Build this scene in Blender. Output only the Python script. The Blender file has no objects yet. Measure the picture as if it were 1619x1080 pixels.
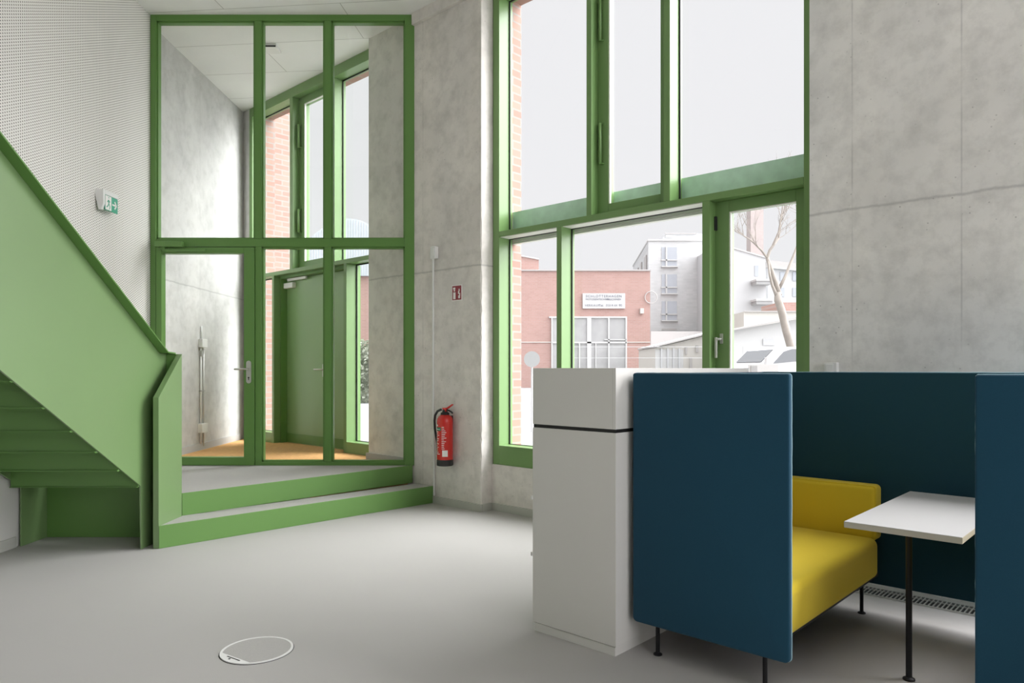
import bpy, bmesh, math, random
from mathutils import Vector, Matrix
random.seed(4)
S = bpy.context.scene
C = S.collection
PI = math.pi
# ------------------------------------------------------------------ survey numbers
FPX, HOR, CX, EYE = 1137.0, 583.0, 809.5, 1.44        # focal length in pixels, horizon row, centre column, eye height
ANG = math.atan2(-1137.0, 1227.5)                       # direction of the window facade
U = Vector((math.cos(ANG), math.sin(ANG), 0)); N = Vector((-math.sin(ANG), math.cos(ANG), 0))
def P(s, t, z=0.0): return U*s + N*t + Vector((0, 0, z))   # facade frame -> world
def fx(x, Y): return (x-CX)/FPX*Y                          # survey column at depth Y
def fz(y, Y): return EYE+(HOR-y)/FPX*Y                     # survey row at depth Y
CEIL = 5.352
LAND = 0.37
# ------------------------------------------------------------------ materials
def nt(name):
    m = bpy.data.materials.new(name); m.use_nodes = True
    t = m.node_tree; b = t.nodes['Principled BSDF']
    return m, t, b
def lk(t, a, b): t.links.new(a, b)
def setc(b, c, r=0.5, metal=0.0, spec=0.5):
    b.inputs['Base Color'].default_value = (*c, 1); b.inputs['Roughness'].default_value = r
    b.inputs['Metallic'].default_value = metal; b.inputs['Specular IOR Level'].default_value = spec
def noise(t, scale, detail=4, rough=0.5, vec=None, dist=0.0):
    n = t.nodes.new('ShaderNodeTexNoise'); n.inputs['Scale'].default_value = scale
    n.inputs['Detail'].default_value = detail; n.inputs['Roughness'].default_value = rough
    n.inputs['Distortion'].default_value = dist
    if vec is not None: lk(t, vec, n.inputs['Vector'])
    return n
def objco(t, scale=(1, 1, 1), rot=(0, 0, 0)):
    tc = t.nodes.new('ShaderNodeTexCoord'); mp = t.nodes.new('ShaderNodeMapping')
    mp.inputs['Scale'].default_value = scale; mp.inputs['Rotation'].default_value = rot
    lk(t, tc.outputs['Object'], mp.inputs['Vector'])
    return mp.outputs['Vector']
def ramp(t, fac, stops):
    r = t.nodes.new('ShaderNodeValToRGB'); cr = r.color_ramp
    while len(cr.elements) < len(stops): cr.elements.new(0.5)
    for e, (p, c) in zip(cr.elements, stops):
        e.position = p; e.color = (*c, 1) if len(c) == 3 else c
    lk(t, fac, r.inputs['Fac']); return r
def mth(t, op, a, b=None, c=None):
    n = t.nodes.new('ShaderNodeMath'); n.operation = op
    for i, v in enumerate((a, b, c)):
        if v is None: continue
        if isinstance(v, (int, float)): n.inputs[i].default_value = v
        else: lk(t, v, n.inputs[i])
    return n.outputs[0]
def mix(t, fac, a, b, mode='MIX'):
    n = t.nodes.new('ShaderNodeMix'); n.data_type = 'RGBA'; n.blend_type = mode
    if isinstance(fac, (int, float)): n.inputs[0].default_value = fac
    else: lk(t, fac, n.inputs[0])
    for i, v in ((6, a), (7, b)):
        if isinstance(v, tuple): n.inputs[i].default_value = (*v, 1)
        else: lk(t, v, n.inputs[i])
    return n.outputs[2]
def bump(t, b, h, strength=0.3, dist=0.01):
    n = t.nodes.new('ShaderNodeBump'); n.inputs['Strength'].default_value = strength; n.inputs['Distance'].default_value = dist
    lk(t, h, n.inputs['Height']); lk(t, n.outputs[0], b.inputs['Normal'])
def plain(name, c, r=0.5, metal=0.0, spec=0.5, nb=0.0, nscale=200):
    m, t, b = nt(name); setc(b, c, r, metal, spec)
    if nb:
        n = noise(t, nscale, 3, vec=objco(t)); bump(t, b, n.outputs['Fac'], nb, 0.002)
    return m
def mottled(name, c, r, amt=0.12, scale=3.0, spec=0.4, nb=0.0):
    m, t, b = nt(name); setc(b, c, r, 0, spec); v = objco(t)
    n = noise(t, scale, 5, vec=v)
    lo = tuple(x*(1-amt) for x in c); hi = tuple(min(1, x*(1+amt)) for x in c)
    rp = ramp(t, n.outputs['Fac'], [(0.3, lo), (0.7, hi)]); lk(t, rp.outputs[0], b.inputs['Base Color'])
    if nb:
        n2 = noise(t, 160, 3, vec=v); bump(t, b, n2.outputs['Fac'], nb, 0.003)
    return m
def concrete(name, base, zj=None, xj=(), tint=(1.0, 0.97, 0.92), axis='X'):
    """cast concrete: cloudy tone, pinholes, a pour joint at height zj and faint formwork seams at xj"""
    m, t, b = nt(name); setc(b, base, 0.75, 0, 0.25); v = objco(t)
    n1 = noise(t, 0.9, 6, 0.6, v, 0.4); n2 = noise(t, 7, 8, 0.65, v); n3 = noise(t, 38, 4, 0.6, v)
    n4 = noise(t, 2.2, 3, 0.5, objco(t, (1, 1, 0.16)))
    c = ramp(t, n1.outputs['Fac'], [(0.3, tuple(x*0.84 for x in base)), (0.7, tuple(min(1, x*1.10) for x in base))]).outputs[0]
    c = mix(t, 0.55, c, ramp(t, n2.outputs['Fac'], [(0.32, (0.68, 0.68, 0.67)), (0.56, (1, 1, 1))]).outputs[0], 'MULTIPLY')
    c = mix(t, 0.35, c, ramp(t, n4.outputs['Fac'], [(0.3, (0.78, 0.78, 0.78)), (0.65, tint)]).outputs[0], 'MULTIPLY')
    vo = t.nodes.new('ShaderNodeTexVoronoi'); vo.inputs['Scale'].default_value = 17; vo.inputs['Randomness'].default_value = 1
    lk(t, v, vo.inputs['Vector'])
    pit = ramp(t, vo.outputs['Distance'], [(0.05, (0.45, 0.45, 0.45)), (0.10, (1, 1, 1))])
    msk = ramp(t, noise(t, 1.7, 3, 0.6, v).outputs['Fac'], [(0.44, (0, 0, 0)), (0.60, (1, 1, 1))])
    c = mix(t, mth(t, 'MULTIPLY', msk.outputs[0], 0.8), c, mix(t, 1.0, c, pit.outputs[0], 'MULTIPLY'))
    sep = t.nodes.new('ShaderNodeSeparateXYZ'); lk(t, v, sep.inputs[0])
    hgt = n3.outputs['Fac']
    wob = mth(t, 'MULTIPLY', mth(t, 'SUBTRACT', noise(t, 5, 5, 0.7, v).outputs['Fac'], 0.5), 0.035)
    if zj is not None:
        d = mth(t, 'ABSOLUTE', mth(t, 'ADD', mth(t, 'SUBTRACT', sep.outputs['Z'], zj), wob))
        ln = mth(t, 'SUBTRACT', 1.0, mth(t, 'MINIMUM', mth(t, 'DIVIDE', d, 0.014), 1.0))
        c = mix(t, mth(t, 'MULTIPLY', ln, 0.6), c, tuple(x*0.42 for x in base))
        # the two pours differ a little in tone
        up = mth(t, 'GREATER_THAN', sep.outputs['Z'], zj)
        c = mix(t, mth(t, 'MULTIPLY', up, 0.10), c, tuple(x*0.72 for x in base))
    for xv in xj:
        d = mth(t, 'ABSOLUTE', mth(t, 'SUBTRACT', sep.outputs[axis], xv))
        ln = mth(t, 'SUBTRACT', 1.0, mth(t, 'MINIMUM', mth(t, 'DIVIDE', d, 0.007), 1.0))
        ln = mth(t, 'MULTIPLY', ln, ramp(t, noise(t, 3, 4, 0.6, objco(t, (0.2, 0.2, 1))).outputs['Fac'], [(0.35, (0, 0, 0)), (0.6, (1, 1, 1))]).outputs[0])
        c = mix(t, mth(t, 'MULTIPLY', ln, 0.55), c, tuple(x*0.45 for x in base))
    lk(t, c, b.inputs['Base Color']); bump(t, b, hgt, 0.12, 0.004)
    return m
def brick(name, c1, c2, mortar, scale=1.0, rot=(PI/2, 0, 0), rough=0.85):
    m, t, b = nt(name); setc(b, c1, rough, 0, 0.2)
    br = t.nodes.new('ShaderNodeTexBrick'); v = objco(t, (1, 1, 1), rot)
    lk(t, v, br.inputs['Vector'])
    br.inputs['Color1'].default_value = (*c1, 1); br.inputs['Color2'].default_value = (*c2, 1); br.inputs['Mortar'].default_value = (*mortar, 1)
    br.inputs['Scale'].default_value = scale; br.inputs['Mortar Size'].default_value = 0.010
    br.inputs['Brick Width'].default_value = 0.25; br.inputs['Row Height'].default_value = 0.083
    n = noise(t, 0.6, 5, 0.6, v)
    c = mix(t, 0.35, br.outputs['Color'], ramp(t, n.outputs['Fac'], [(0.3, (0.8, 0.82, 0.84)), (0.7, (1, 1, 1))]).outputs[0], 'MULTIPLY')
    lk(t, c, b.inputs['Base Color'])
    return m
GRN = (0.128, 0.262, 0.070)
M = {}
M['green'] = plain('green_paint', GRN, 0.34, 0, 0.5)
M['green_dark'] = plain('green_satin_steel', (0.118, 0.250, 0.060), 0.42, 0, 0.45)
M['green_gloss'] = mottled('green_sheet_steel', (0.165, 0.27, 0.105), 0.38, 0.05, 0.8, 0.9)
M['green_frame'] = plain('green_paint_lightened', (0.165, 0.290, 0.098), 0.36, 0, 0.5)  # the green paint lightened: room light and flare are in the colour
M['green_leaf'] = plain('green_door_lighter', (0.21, 0.35, 0.14), 0.36, 0, 0.7)  # lighter copy of the sheet steel green for the outer door
M['gasket'] = plain('black_gasket', (0.02, 0.022, 0.02), 0.7)
M['concrete'] = concrete('cast_concrete', (0.82, 0.785, 0.745), 2.49, (-6.05,))
M['concrete_right'] = concrete('cast_concrete_right', (0.86, 0.855, 0.82), 2.52, (-0.98, -1.62))
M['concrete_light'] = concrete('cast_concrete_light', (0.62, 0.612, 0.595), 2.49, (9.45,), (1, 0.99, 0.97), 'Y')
M['white_wall'] = plain('white_plaster', (0.66, 0.65, 0.62), 0.8, nb=0.1)
M['dark_wall'] = plain('dark_grey_wall', (0.10, 0.10, 0.10), 0.9)  # unseen walls kept dark to cut bounced light under the stair
M['base'] = plain('grey_skirting', (0.50, 0.50, 0.46), 0.6)
M['white_lam'] = plain('white_laminate', (0.67, 0.665, 0.62), 0.38, 0, 0.4)
M['white_top'] = plain('white_table_laminate', (0.58, 0.58, 0.56), 0.33, 0, 0.4)
M['table_edge'] = plain('cream_edge_band', (0.60, 0.57, 0.47), 0.5)
M['black'] = plain('black_steel', (0.008, 0.008, 0.009), 0.5, 0, 0.3)
M['blackgap'] = plain('black_shadow_gap', (0.008, 0.008, 0.008), 0.6)
M['plastic'] = plain('white_plastic', (0.78, 0.78, 0.76), 0.4)
M['grey_plastic'] = plain('grey_plastic', (0.42, 0.42, 0.40), 0.5)
M['steel'] = plain('brushed_steel', (0.62, 0.61, 0.58), 0.28, 1.0)
M['steel_matt'] = plain('matt_steel', (0.62, 0.62, 0.58), 0.42, 0.7)
M['red'] = plain('red_enamel', (0.62, 0.022, 0.016), 0.25, 0, 0.6)
M['rubber'] = plain('black_rubber', (0.018, 0.018, 0.018), 0.5)
M['sign_red'] = plain('sign_dark_red', (0.26, 0.030, 0.040), 0.5)
M['sign_green'] = plain('sign_green', (0.035, 0.36, 0.22), 0.45)
M['sign_white'] = plain('sign_white', (0.86, 0.84, 0.82), 0.5)
M['label_green'] = plain('label_green', (0.02, 0.18, 0.09), 0.5)
M['ink'] = plain('grey_blue_ink', (0.16, 0.17, 0.21), 0.7)
M['bark'] = mottled('pale_bark', (0.30, 0.27, 0.24), 0.9, 0.15, 4)
M['coir'] = mottled('orange_coir_mat', (0.70, 0.40, 0.17), 0.95, 0.10, 25, 0.1, 0.5)
# sky panes
def glass_mat(name, tint, ior=1.45, boost=1.0):
    m = bpy.data.materials.new(name); m.use_nodes = True; t = m.node_tree; t.nodes.clear()
    o = t.nodes.new('ShaderNodeOutputMaterial'); mx = t.nodes.new('ShaderNodeMixShader')
    tr = t.nodes.new('ShaderNodeBsdfTransparent'); gl = t.nodes.new('ShaderNodeBsdfGlossy')
    fr = t.nodes.new('ShaderNodeFresnel'); fr.inputs['IOR'].default_value = ior
    tr.inputs['Color'].default_value = (*tint, 1); gl.inputs['Roughness'].default_value = 0.01
    gl.inputs['Color'].default_value = (0.95, 0.95, 0.95, 1)
    ge = t.nodes.new('ShaderNodeNewGeometry')
    lk(t, mth(t, 'MULTIPLY', mth(t, 'MULTIPLY', fr.outputs[0], boost), mth(t, 'SUBTRACT', 1.0, ge.outputs['Backfacing'])), mx.inputs[0]); lk(t, tr.outputs[0], mx.inputs[1]); lk(t, gl.outputs[0], mx.inputs[2])
    lk(t, mx.outputs[0], o.inputs['Surface'])
    return m
M['glass'] = glass_mat('clear_pane', (0.975, 0.985, 0.975), 1.45, 0.7)
M['glass_in'] = glass_mat('clear_partition_pane', (0.975, 0.985, 0.978), 1.45, 0.8)
def fabric(name, c, sheen=0.3, scale=600):
    m, t, b = nt(name); setc(b, c, 0.92, 0, 0.15)
    b.inputs['Sheen Weight'].default_value = sheen; b.inputs['Sheen Roughness'].default_value = 0.5
    v = objco(t); n = noise(t, scale, 2, 0.5, v); n2 = noise(t, 3, 4, 0.5, v)
    cc = mix(t, 0.30, c, ramp(t, n.outputs['Fac'], [(0.3, tuple(x*0.7 for x in c)), (0.7, tuple(min(1, x*1.35) for x in c))]).outputs[0])
    lk(t, cc, b.inputs['Base Color']); bump(t, b, n.outputs['Fac'], 0.25, 0.002)
    return m
M['blue'] = fabric('petrol_blue_wool', (0.012, 0.056, 0.092), 0.1)
M['blue_dark'] = fabric('petrol_blue_wool_inner', (0.013, 0.050, 0.068), 0.06)
M['seam'] = plain('pale_teal_thread', (0.32, 0.52, 0.58), 0.8)
M['yellow'] = fabric('mustard_wool', (0.66, 0.50, 0.035), 0.1)
# carpet
def carpet():
    m, t, b = nt('pale_grey_carpet'); c = (0.44, 0.43, 0.41); setc(b, c, 0.9, 0, 0.25); v = objco(t)
    n = noise(t, 420, 2, 0.6, v); n2 = noise(t, 1.1, 3, 0.5, v)
    cc = ramp(t, n.outputs['Fac'], [(0.3, tuple(x*0.86 for x in c)), (0.7, tuple(x*1.13 for x in c))]).outputs[0]
    cc = mix(t, 0.25, cc, ramp(t, n2.outputs['Fac'], [(0.35, (0.90, 0.90, 0.90)), (0.65, (1, 1, 1))]).outputs[0], 'MULTIPLY')
    lk(t, cc, b.inputs['Base Color']); bump(t, b, n.outputs['Fac'], 0.35, 0.003)
    return m
M['carpet'] = carpet()
def perforated():
    """white acoustic lining: holes in staggered rows, pitch 25 mm"""
    m, t, b = nt('perforated_acoustic_lining'); c = (0.82, 0.80, 0.76); setc(b, c, 0.6, 0, 0.3)
    tc = t.nodes.new('ShaderNodeTexCoord'); sep = t.nodes.new('ShaderNodeSeparateXYZ'); lk(t, tc.outputs['Object'], sep.inputs[0])
    p, pz = 0.0255, 0.0250
    yc = mth(t, 'DIVIDE', sep.outputs['Y'], p); col = mth(t, 'FLOOR', yc)
    odd = mth(t, 'MULTIPLY', mth(t, 'FLOORED_MODULO', col, 2.0), 0.5)
    zc = mth(t, 'ADD', mth(t, 'DIVIDE', sep.outputs['Z'], pz), odd)
    dy = mth(t, 'MULTIPLY', mth(t, 'SUBTRACT', mth(t, 'FRACT', yc), 0.5), p)
    dz = mth(t, 'MULTIPLY', mth(t, 'SUBTRACT', mth(t, 'FRACT', zc), 0.5), pz)
    r = mth(t, 'SQRT', mth(t, 'ADD', mth(t, 'MULTIPLY', dy, dy), mth(t, 'MULTIPLY', dz, dz)))
    hole = mth(t, 'LESS_THAN', r, 0.0064)
    cc = mix(t, hole, c, (0.20, 0.187, 0.165)); lk(t, cc, b.inputs['Base Color'])
    return m
M['perf'] = perforated()
def ceiling_mat():
    m, t, b = nt('pale_ceiling_slab'); c = (0.90, 0.895, 0.88); setc(b, c, 0.7, 0, 0.3)
    br = t.nodes.new('ShaderNodeTexBrick'); v = objco(t, (1, 1, 1), (0, 0, 0.10)); lk(t, v, br.inputs['Vector'])
    br.inputs['Scale'].default_value = 1.0; br.inputs['Brick Width'].default_value = 2.6; br.inputs['Row Height'].default_value = 0.83
    br.inputs['Mortar Size'].default_value = 0.006; br.inputs['Mortar Smooth'].default_value = 0.4
    br.inputs['Color1'].default_value = (*c, 1); br.inputs['Color2'].default_value = (c[0]*0.97, c[1]*0.97, c[2]*0.97, 1)
    br.inputs['Mortar'].default_value = (0.55, 0.54, 0.52, 1)
    n = noise(t, 1.5, 5, 0.6, v)
    cc = mix(t, 0.4, br.outputs['Color'], ramp(t, n.outputs['Fac'], [(0.3, (0.86, 0.86, 0.86)), (0.65, (1, 1, 1))]).outputs[0], 'MULTIPLY')
    lk(t, cc, b.inputs['Base Color'])
    return m
M['ceiling'] = ceiling_mat()
M['brick_near'] = brick('orange_red_facing_brick', (0.36, 0.21, 0.175), (0.40, 0.265, 0.22), (0.34, 0.31, 0.285))
M['brick_near_t'] = brick('orange_red_reveal_brick', (0.36, 0.21, 0.175), (0.40, 0.265, 0.22), (0.34, 0.31, 0.285), 1.0, (0, PI/2, PI/2))
M['brick_far'] = brick('hazed_factory_brick', (0.375, 0.23, 0.20), (0.41, 0.255, 0.225), (0.39, 0.295, 0.27), 0.6)  # outdoor haze and flare put into the colour as a paler brick
M['chimney'] = brick('pale_chimney_brick', (0.42, 0.35, 0.335), (0.44, 0.38, 0.36), (0.44, 0.40, 0.385), 0.6)
M['greybrick'] = brick('light_grey_brick', (0.47, 0.475, 0.475), (0.53, 0.535, 0.535), (0.50, 0.50, 0.50), 0.35)
M['farwhite'] = plain('white_render', (0.49, 0.49, 0.485), 0.9)
M['fargrey'] = plain('pale_grey_render', (0.46, 0.465, 0.47), 0.9)
M['farbeige'] = plain('pale_beige_render', (0.52, 0.50, 0.465), 0.9)
M['farroof'] = plain('grey_roofing', (0.40, 0.385, 0.375), 0.9)
M['farblue'] = mottled('grey_blue_sheet_roof', (0.44, 0.48, 0.51), 0.7, 0.06, 2)
M['farpane'] = plain('distant_pane', (0.33, 0.35, 0.385), 0.25, 0, 0.6)
M['farpane_grey'] = mottled('factory_pane', (0.34, 0.34, 0.34), 0.4, 0.12, 0.8)
M['reflection_grey'] = plain('grey_reflection_disc', (0.30, 0.31, 0.31), 0.6)
M['vanpaint'] = plain('white_van_paint', (0.66, 0.66, 0.67), 0.3)
M['vanglass'] = plain('van_window', (0.17, 0.18, 0.19), 0.25)
M['paving'] = mottled('pale_paving', (0.27, 0.27, 0.268), 0.9, 0.05, 0.5)
M['leaf'] = mottled('grey_green_leaves', (0.42, 0.44, 0.37), 0.9, 0.45, 6)  # pale grey green, mottled at random
M['mint'] = mottled('frosted_green_band', (0.56, 0.76, 0.63), 0.4, 0.10, 9)
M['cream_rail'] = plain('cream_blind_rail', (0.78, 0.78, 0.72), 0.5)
# ------------------------------------------------------------------ mesh helpers
class MB:
    def __init__(self): self.bm = bmesh.new()
    def box(self, x0, x1, y0, y1, z0, z1):
        vs = [self.bm.verts.new((x, y, z)) for z in (z0, z1) for y in (y0, y1) for x in (x0, x1)]
        for f in ((0, 2, 3, 1), (4, 5, 7, 6), (0, 1, 5, 4), (2, 6, 7, 3), (0, 4, 6, 2), (1, 3, 7, 5)):
            self.bm.faces.new([vs[i] for i in f])
        return self
    def poly(self, pts, z0, z1):
        lo = [self.bm.verts.new((p[0], p[1], z0)) for p in pts]; hi = [self.bm.verts.new((p[0], p[1], z1)) for p in pts]
        n = len(pts); self.bm.faces.new(lo[::-1]); self.bm.faces.new(hi)
        for i in range(n): self.bm.faces.new((lo[i], lo[(i+1) % n], hi[(i+1) % n], hi[i]))
        return self
    def ext(self, pts, a, b, axis='x'):
        """polygon in the plane across `axis`, extruded from a to b along it; pts are the other two coordinates"""
        def v(p, q):
            return {'x': (q, p[0], p[1]), 'y': (p[0], q, p[1])}[axis]
        A = [self.bm.verts.new(v(p, a)) for p in pts]; B = [self.bm.verts.new(v(p, b)) for p in pts]
        n = len(pts); self.bm.faces.new(A); self.bm.faces.new(B[::-1])
        for i in range(n): self.bm.faces.new((A[i], B[i], B[(i+1) % n], A[(i+1) % n]))
        return self
    def tube(self, pts, r, seg=12, caps=True, r1=None):
        pts = [Vector(p) for p in pts]; n = len(pts); rings = []
        up = None
        for i, p in enumerate(pts):
            d = (pts[min(i+1, n-1)]-pts[max(i-1, 0)]).normalized()
            if up is None:
                up = d.orthogonal().normalized()
            up = (up-d*up.dot(d)).normalized(); w = d.cross(up)
            rr = r if r1 is None else r+(r1-r)*i/(n-1)
            if isinstance(r, (list, tuple)): rr = r[i]
            rings.append([self.bm.verts.new(p+(up*math.cos(a)+w*math.sin(a))*rr) for a in [2*PI*k/seg for k in range(seg)]])
        for a, b in zip(rings, rings[1:]):
            for k in range(seg): self.bm.faces.new((a[k], a[(k+1) % seg], b[(k+1) % seg], b[k]))
        if caps: self.bm.faces.new(rings[0][::-1]); self.bm.faces.new(rings[-1])
        return self
    def lathe(self, prof, cx=0, cy=0, seg=32):
        rings = []
        for r, z in prof:
            rings.append([self.bm.verts.new((cx+r*math.cos(2*PI*k/seg), cy+r*math.sin(2*PI*k/seg), z)) for k in range(seg)])
        for a, b in zip(rings, rings[1:]):
            for k in range(seg): self.bm.faces.new((a[k], a[(k+1) % seg], b[(k+1) % seg], b[k]))
        self.bm.faces.new(rings[0][::-1]); self.bm.faces.new(rings[-1]); return self
ORG = {}
def tag(o, label=None, cat=None, group=None, kind=None):
    if label: o['label'] = label
    if cat: o['category'] = cat
    if group: o['group'] = group
    if kind: o['kind'] = kind
    return o
def build(name, mb, mat, parent=None, frame=None, org=None, bevel=0.0, seg=2, smooth=False, kind=None, label=None):
    """mesh coordinates are given in the facade frame (frame='F') or the world ('W'); re-based on the parent's or own origin"""
    me = bpy.data.meshes.new(name)
    o = Vector(ORG[parent.name][0]) if parent else Vector(org or (0, 0, 0))
    fr = ORG[parent.name][1] if parent else (frame or 'W')
    bmesh.ops.recalc_face_normals(mb.bm, faces=mb.bm.faces)
    bmesh.ops.translate(mb.bm, verts=mb.bm.verts, vec=-o)
    mb.bm.to_mesh(me); mb.bm.free()
    me.materials.append(M[mat] if isinstance(mat, str) else mat)
    if smooth: me.polygons.foreach_set('use_smooth', [True]*len(me.polygons))
    ob = bpy.data.objects.new(name, me); C.objects.link(ob)
    if parent: ob.parent = parent
    elif fr == 'F': ob.location = P(*o); ob.rotation_euler.z = ANG
    else: ob.location = o
    ORG[ob.name] = (o, fr)
    if bevel:
        m = ob.modifiers.new('bevel', 'BEVEL'); m.width = bevel; m.segments = seg; m.limit_method = 'ANGLE'; m.angle_limit = 0.6
        if seg > 3: me.polygons.foreach_set('use_smooth', [True]*len(me.polygons))
    if kind: ob['kind'] = kind
    if label: ob['label'] = label
    return ob
def thing(name, frame, org, label, cat, group=None, kind=None):
    e = bpy.data.objects.new(name, None); C.objects.link(e); e.empty_display_size = 0.1
    if frame == 'F': e.location = P(*org); e.rotation_euler.z = ANG
    else: e.location = org
    ORG[e.name] = (Vector(org), frame)
    return tag(e, label, cat, group, kind)
def struct(name, mb, mat, frame='W', label=None, **k):
    o = build(name, mb, mat, frame=frame, kind='structure', **k)
    if label: o['label'] = label
    return o
def boxes(*bs):
    m = MB()
    for b in bs: m.box(*b)
    return m
def text_on(name, body, size, mat, parent, loc, rot, align='CENTER', ext=0.002, space=1.0):
    cu = bpy.data.curves.new(name, 'FONT'); cu.body = body; cu.size = size; cu.align_x = align; cu.align_y = 'CENTER'; cu.extrude = ext
    cu.space_character = space
    tmp = bpy.data.objects.new(name, cu); C.objects.link(tmp)
    me = bpy.data.meshes.new_from_object(tmp.evaluated_get(bpy.context.evaluated_depsgraph_get()))
    bpy.data.objects.remove(tmp); me.materials.clear(); me.materials.append(M[mat])
    o = bpy.data.objects.new(name, me); C.objects.link(o)
    o.parent = parent; o.location = Vector(loc)-ORG[parent.name][0]; o.rotation_euler = rot
    return o
def sub(o, parent): o.parent = parent; return o
# ------------------------------------------------------------------ plan
T0, TG = 5.26, 5.42                      # inner face of the window frames, glass line
XL = -4.0
R0 = P(4.2, 5.3); BK = -6.0
tR = (BK+4.2*0.6795)/0.7336              # where the right wall meets the back wall
RB = P(4.2, tR)
def toF(v): v = Vector((v[0], v[1], 0)); return (v.dot(U), v.dot(N))
def lineY(s0t0, X):                      # world Y on facade plane t at world X
    return (s0t0 - X*0.6795)/0.7336
# floor of the hall
struct('floor', MB().poly([(XL-0.15, BK-0.1), (RB.x+0.1, BK-0.1), (R0.x+0.1, R0.y), (P(-5.2, 5.3).x, P(-5.2, 5.3).y), (P(-5.3, 5.16).x, P(-5.3, 5.16).y), (P(-6.2, 5.16).x, P(-6.2, 5.16).y), (XL-0.15, 8.02)], -0.12, 0.0), 'carpet')
# vestibule floor with coir mat
struct('floor_vestibule', MB().poly([(-4.12, 8.03), (P(-6.19, 5.14).x, 8.03), tuple(P(-7.04, 5.14))[:2], tuple(P(-7.04, 5.62))[:2], tuple(P(-10.45, 5.62))[:2], (-4.12, lineY(5.44, -4.12))], 0.0, LAND), 'coir')
struct('ceiling', MB().poly([(XL-0.35, BK-0.2), (RB.x+0.2, BK-0.2), tuple(P(4.4, 5.62))[:2], tuple(P(-10.75, 5.62))[:2], (XL-0.35, 10.9)], CEIL, CEIL+0.35), 'ceiling')
# left wall: acoustic lining above, plaster below the stair
struct('wall_left', boxes((XL-0.12, XL, BK, 8.0, 0.95, CEIL)), 'perf')
struct('wall_left_plaster', boxes((XL-0.12, XL-0.01, BK, 8.0, 0.0, 0.95)), 'white_wall')
struct('baseboard_left', boxes((XL-0.01, XL+0.005, BK, 5.8, 0.0, 0.085)), 'base')
struct('wall_vestibule', boxes((-4.35, -4.10, 8.0, 11.2, 0.0, CEIL)), 'concrete_light')
struct('baseboard_vestibule', boxes((-4.10, -4.085, 8.06, 10.83, LAND, LAND+0.09)), 'farwhite')
# facade concrete
def slab(s0, s1, t0, t1, z0, z1): return boxes((s0, s1, t0, t1, z0, z1))
def pier_mb():
    m = MB(); rnd = random.Random(2)
    # right arris is broken and rough: walk it in small steps
    zs = [i*0.045 for i in range(int(CEIL/0.045)+1)]+[CEIL]
    pr = []
    for z in zs:
        j = rnd.uniform(0, 0.010) if z < 3.1 else rnd.uniform(0, 0.003)
        k = rnd.uniform(0.004, 0.016) if z < 3.1 else 0.003
        pr.append([(-7.04, 5.10), (-5.147-k, 5.10+j*0.3), (-5.147-j*0.3, 5.10+k), (-5.147, 5.45), (-7.04, 5.45)])
    rings = [[m.bm.verts.new((a, b, z)) for a, b in p] for p, z in zip(pr, zs)]
    for a, b in zip(rings, rings[1:]):
        for i in range(5): m.bm.faces.new((a[i], a[(i+1) % 5], b[(i+1) % 5], b[i]))
    m.bm.faces.new(rings[0][::-1]); m.bm.faces.new(rings[-1]); return m
struct('wall_pier', pier_mb(), 'concrete', 'F')
struct('trim_1', slab(-6.19, -5.16, 5.055, 5.10, 5.225, CEIL), 'concrete', 'F')          # bulged pour seam under the ceiling
struct('wall_below_window', slab(-5.147, -1.8, 5.25, 5.46, 0.0, 0.467), 'concrete', 'F')
struct('wall_right_facade', boxes((-1.905, -0.45, 5.14, 5.45, 0.0, CEIL), (-0.45, 3.7, 5.14, 5.45, 0.0, 0.467), (-0.45, 3.7, 5.14, 5.45, 5.22, CEIL), (3.7, 4.3, 5.14, 5.45, 0.0, CEIL)), 'concrete_right', 'F')
struct('wall_vestibule_end', slab(-10.75, -10.267, T0, 5.46, 0.0, CEIL), 'concrete_light', 'F')
struct('baseboard_pier', boxes((-5.86, -5.135, 5.075, 5.098, 0.0, 0.075), (-5.147, -5.125, 5.098, 5.23, 0.0, 0.075)), 'base', 'F')
struct('baseboard_window', boxes((-5.125, -1.9, 5.23, 5.25, 0.0, 0.075)), 'base', 'F')
struct('baseboard_vestibule_pier', boxes((-7.06, -6.25, 5.075, 5.098, LAND, LAND+0.075)), 'farwhite', 'F')
# brick skin outside
def bricks(m, *bs): return boxes(*bs)
struct('wall_brick_pier', boxes((-7.0, -5.081, 5.47, 5.63, -0.2, 6.6)), 'brick_near_t', 'F')
struct('wall_brick_left', boxes((-12.5, -10.20, 5.47, 5.64, -0.2, 6.6)), 'brick_near_t', 'F')
struct('wall_brick_wing', boxes((-12.5, -10.62, 5.64, 6.25, -0.2, 6.9)), 'brick_near_t', 'F')
struct('wall_brick_right', boxes((-1.93, -0.5, 5.47, 5.63, -0.2, 6.6), (-0.5, 3.75, 5.47, 5.63, -0.2, 0.44), (-0.5, 3.75, 5.47, 5.63, 5.27, 6.6), (3.75, 4.3, 5.47, 5.63, -0.2, 6.6)), 'brick_near', 'F')
struct('wall_brick_lintel', boxes((-5.081, -1.93, 5.47, 5.63, 5.27, 6.6), (-10.20, -7.0, 5.47, 5.63, 5.27, 6.6)), 'brick_near', 'F')
struct('wall_brick_sill', boxes((-5.081, -1.93, 5.47, 5.63, -0.2, 0.44)), 'brick_near', 'F')
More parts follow.
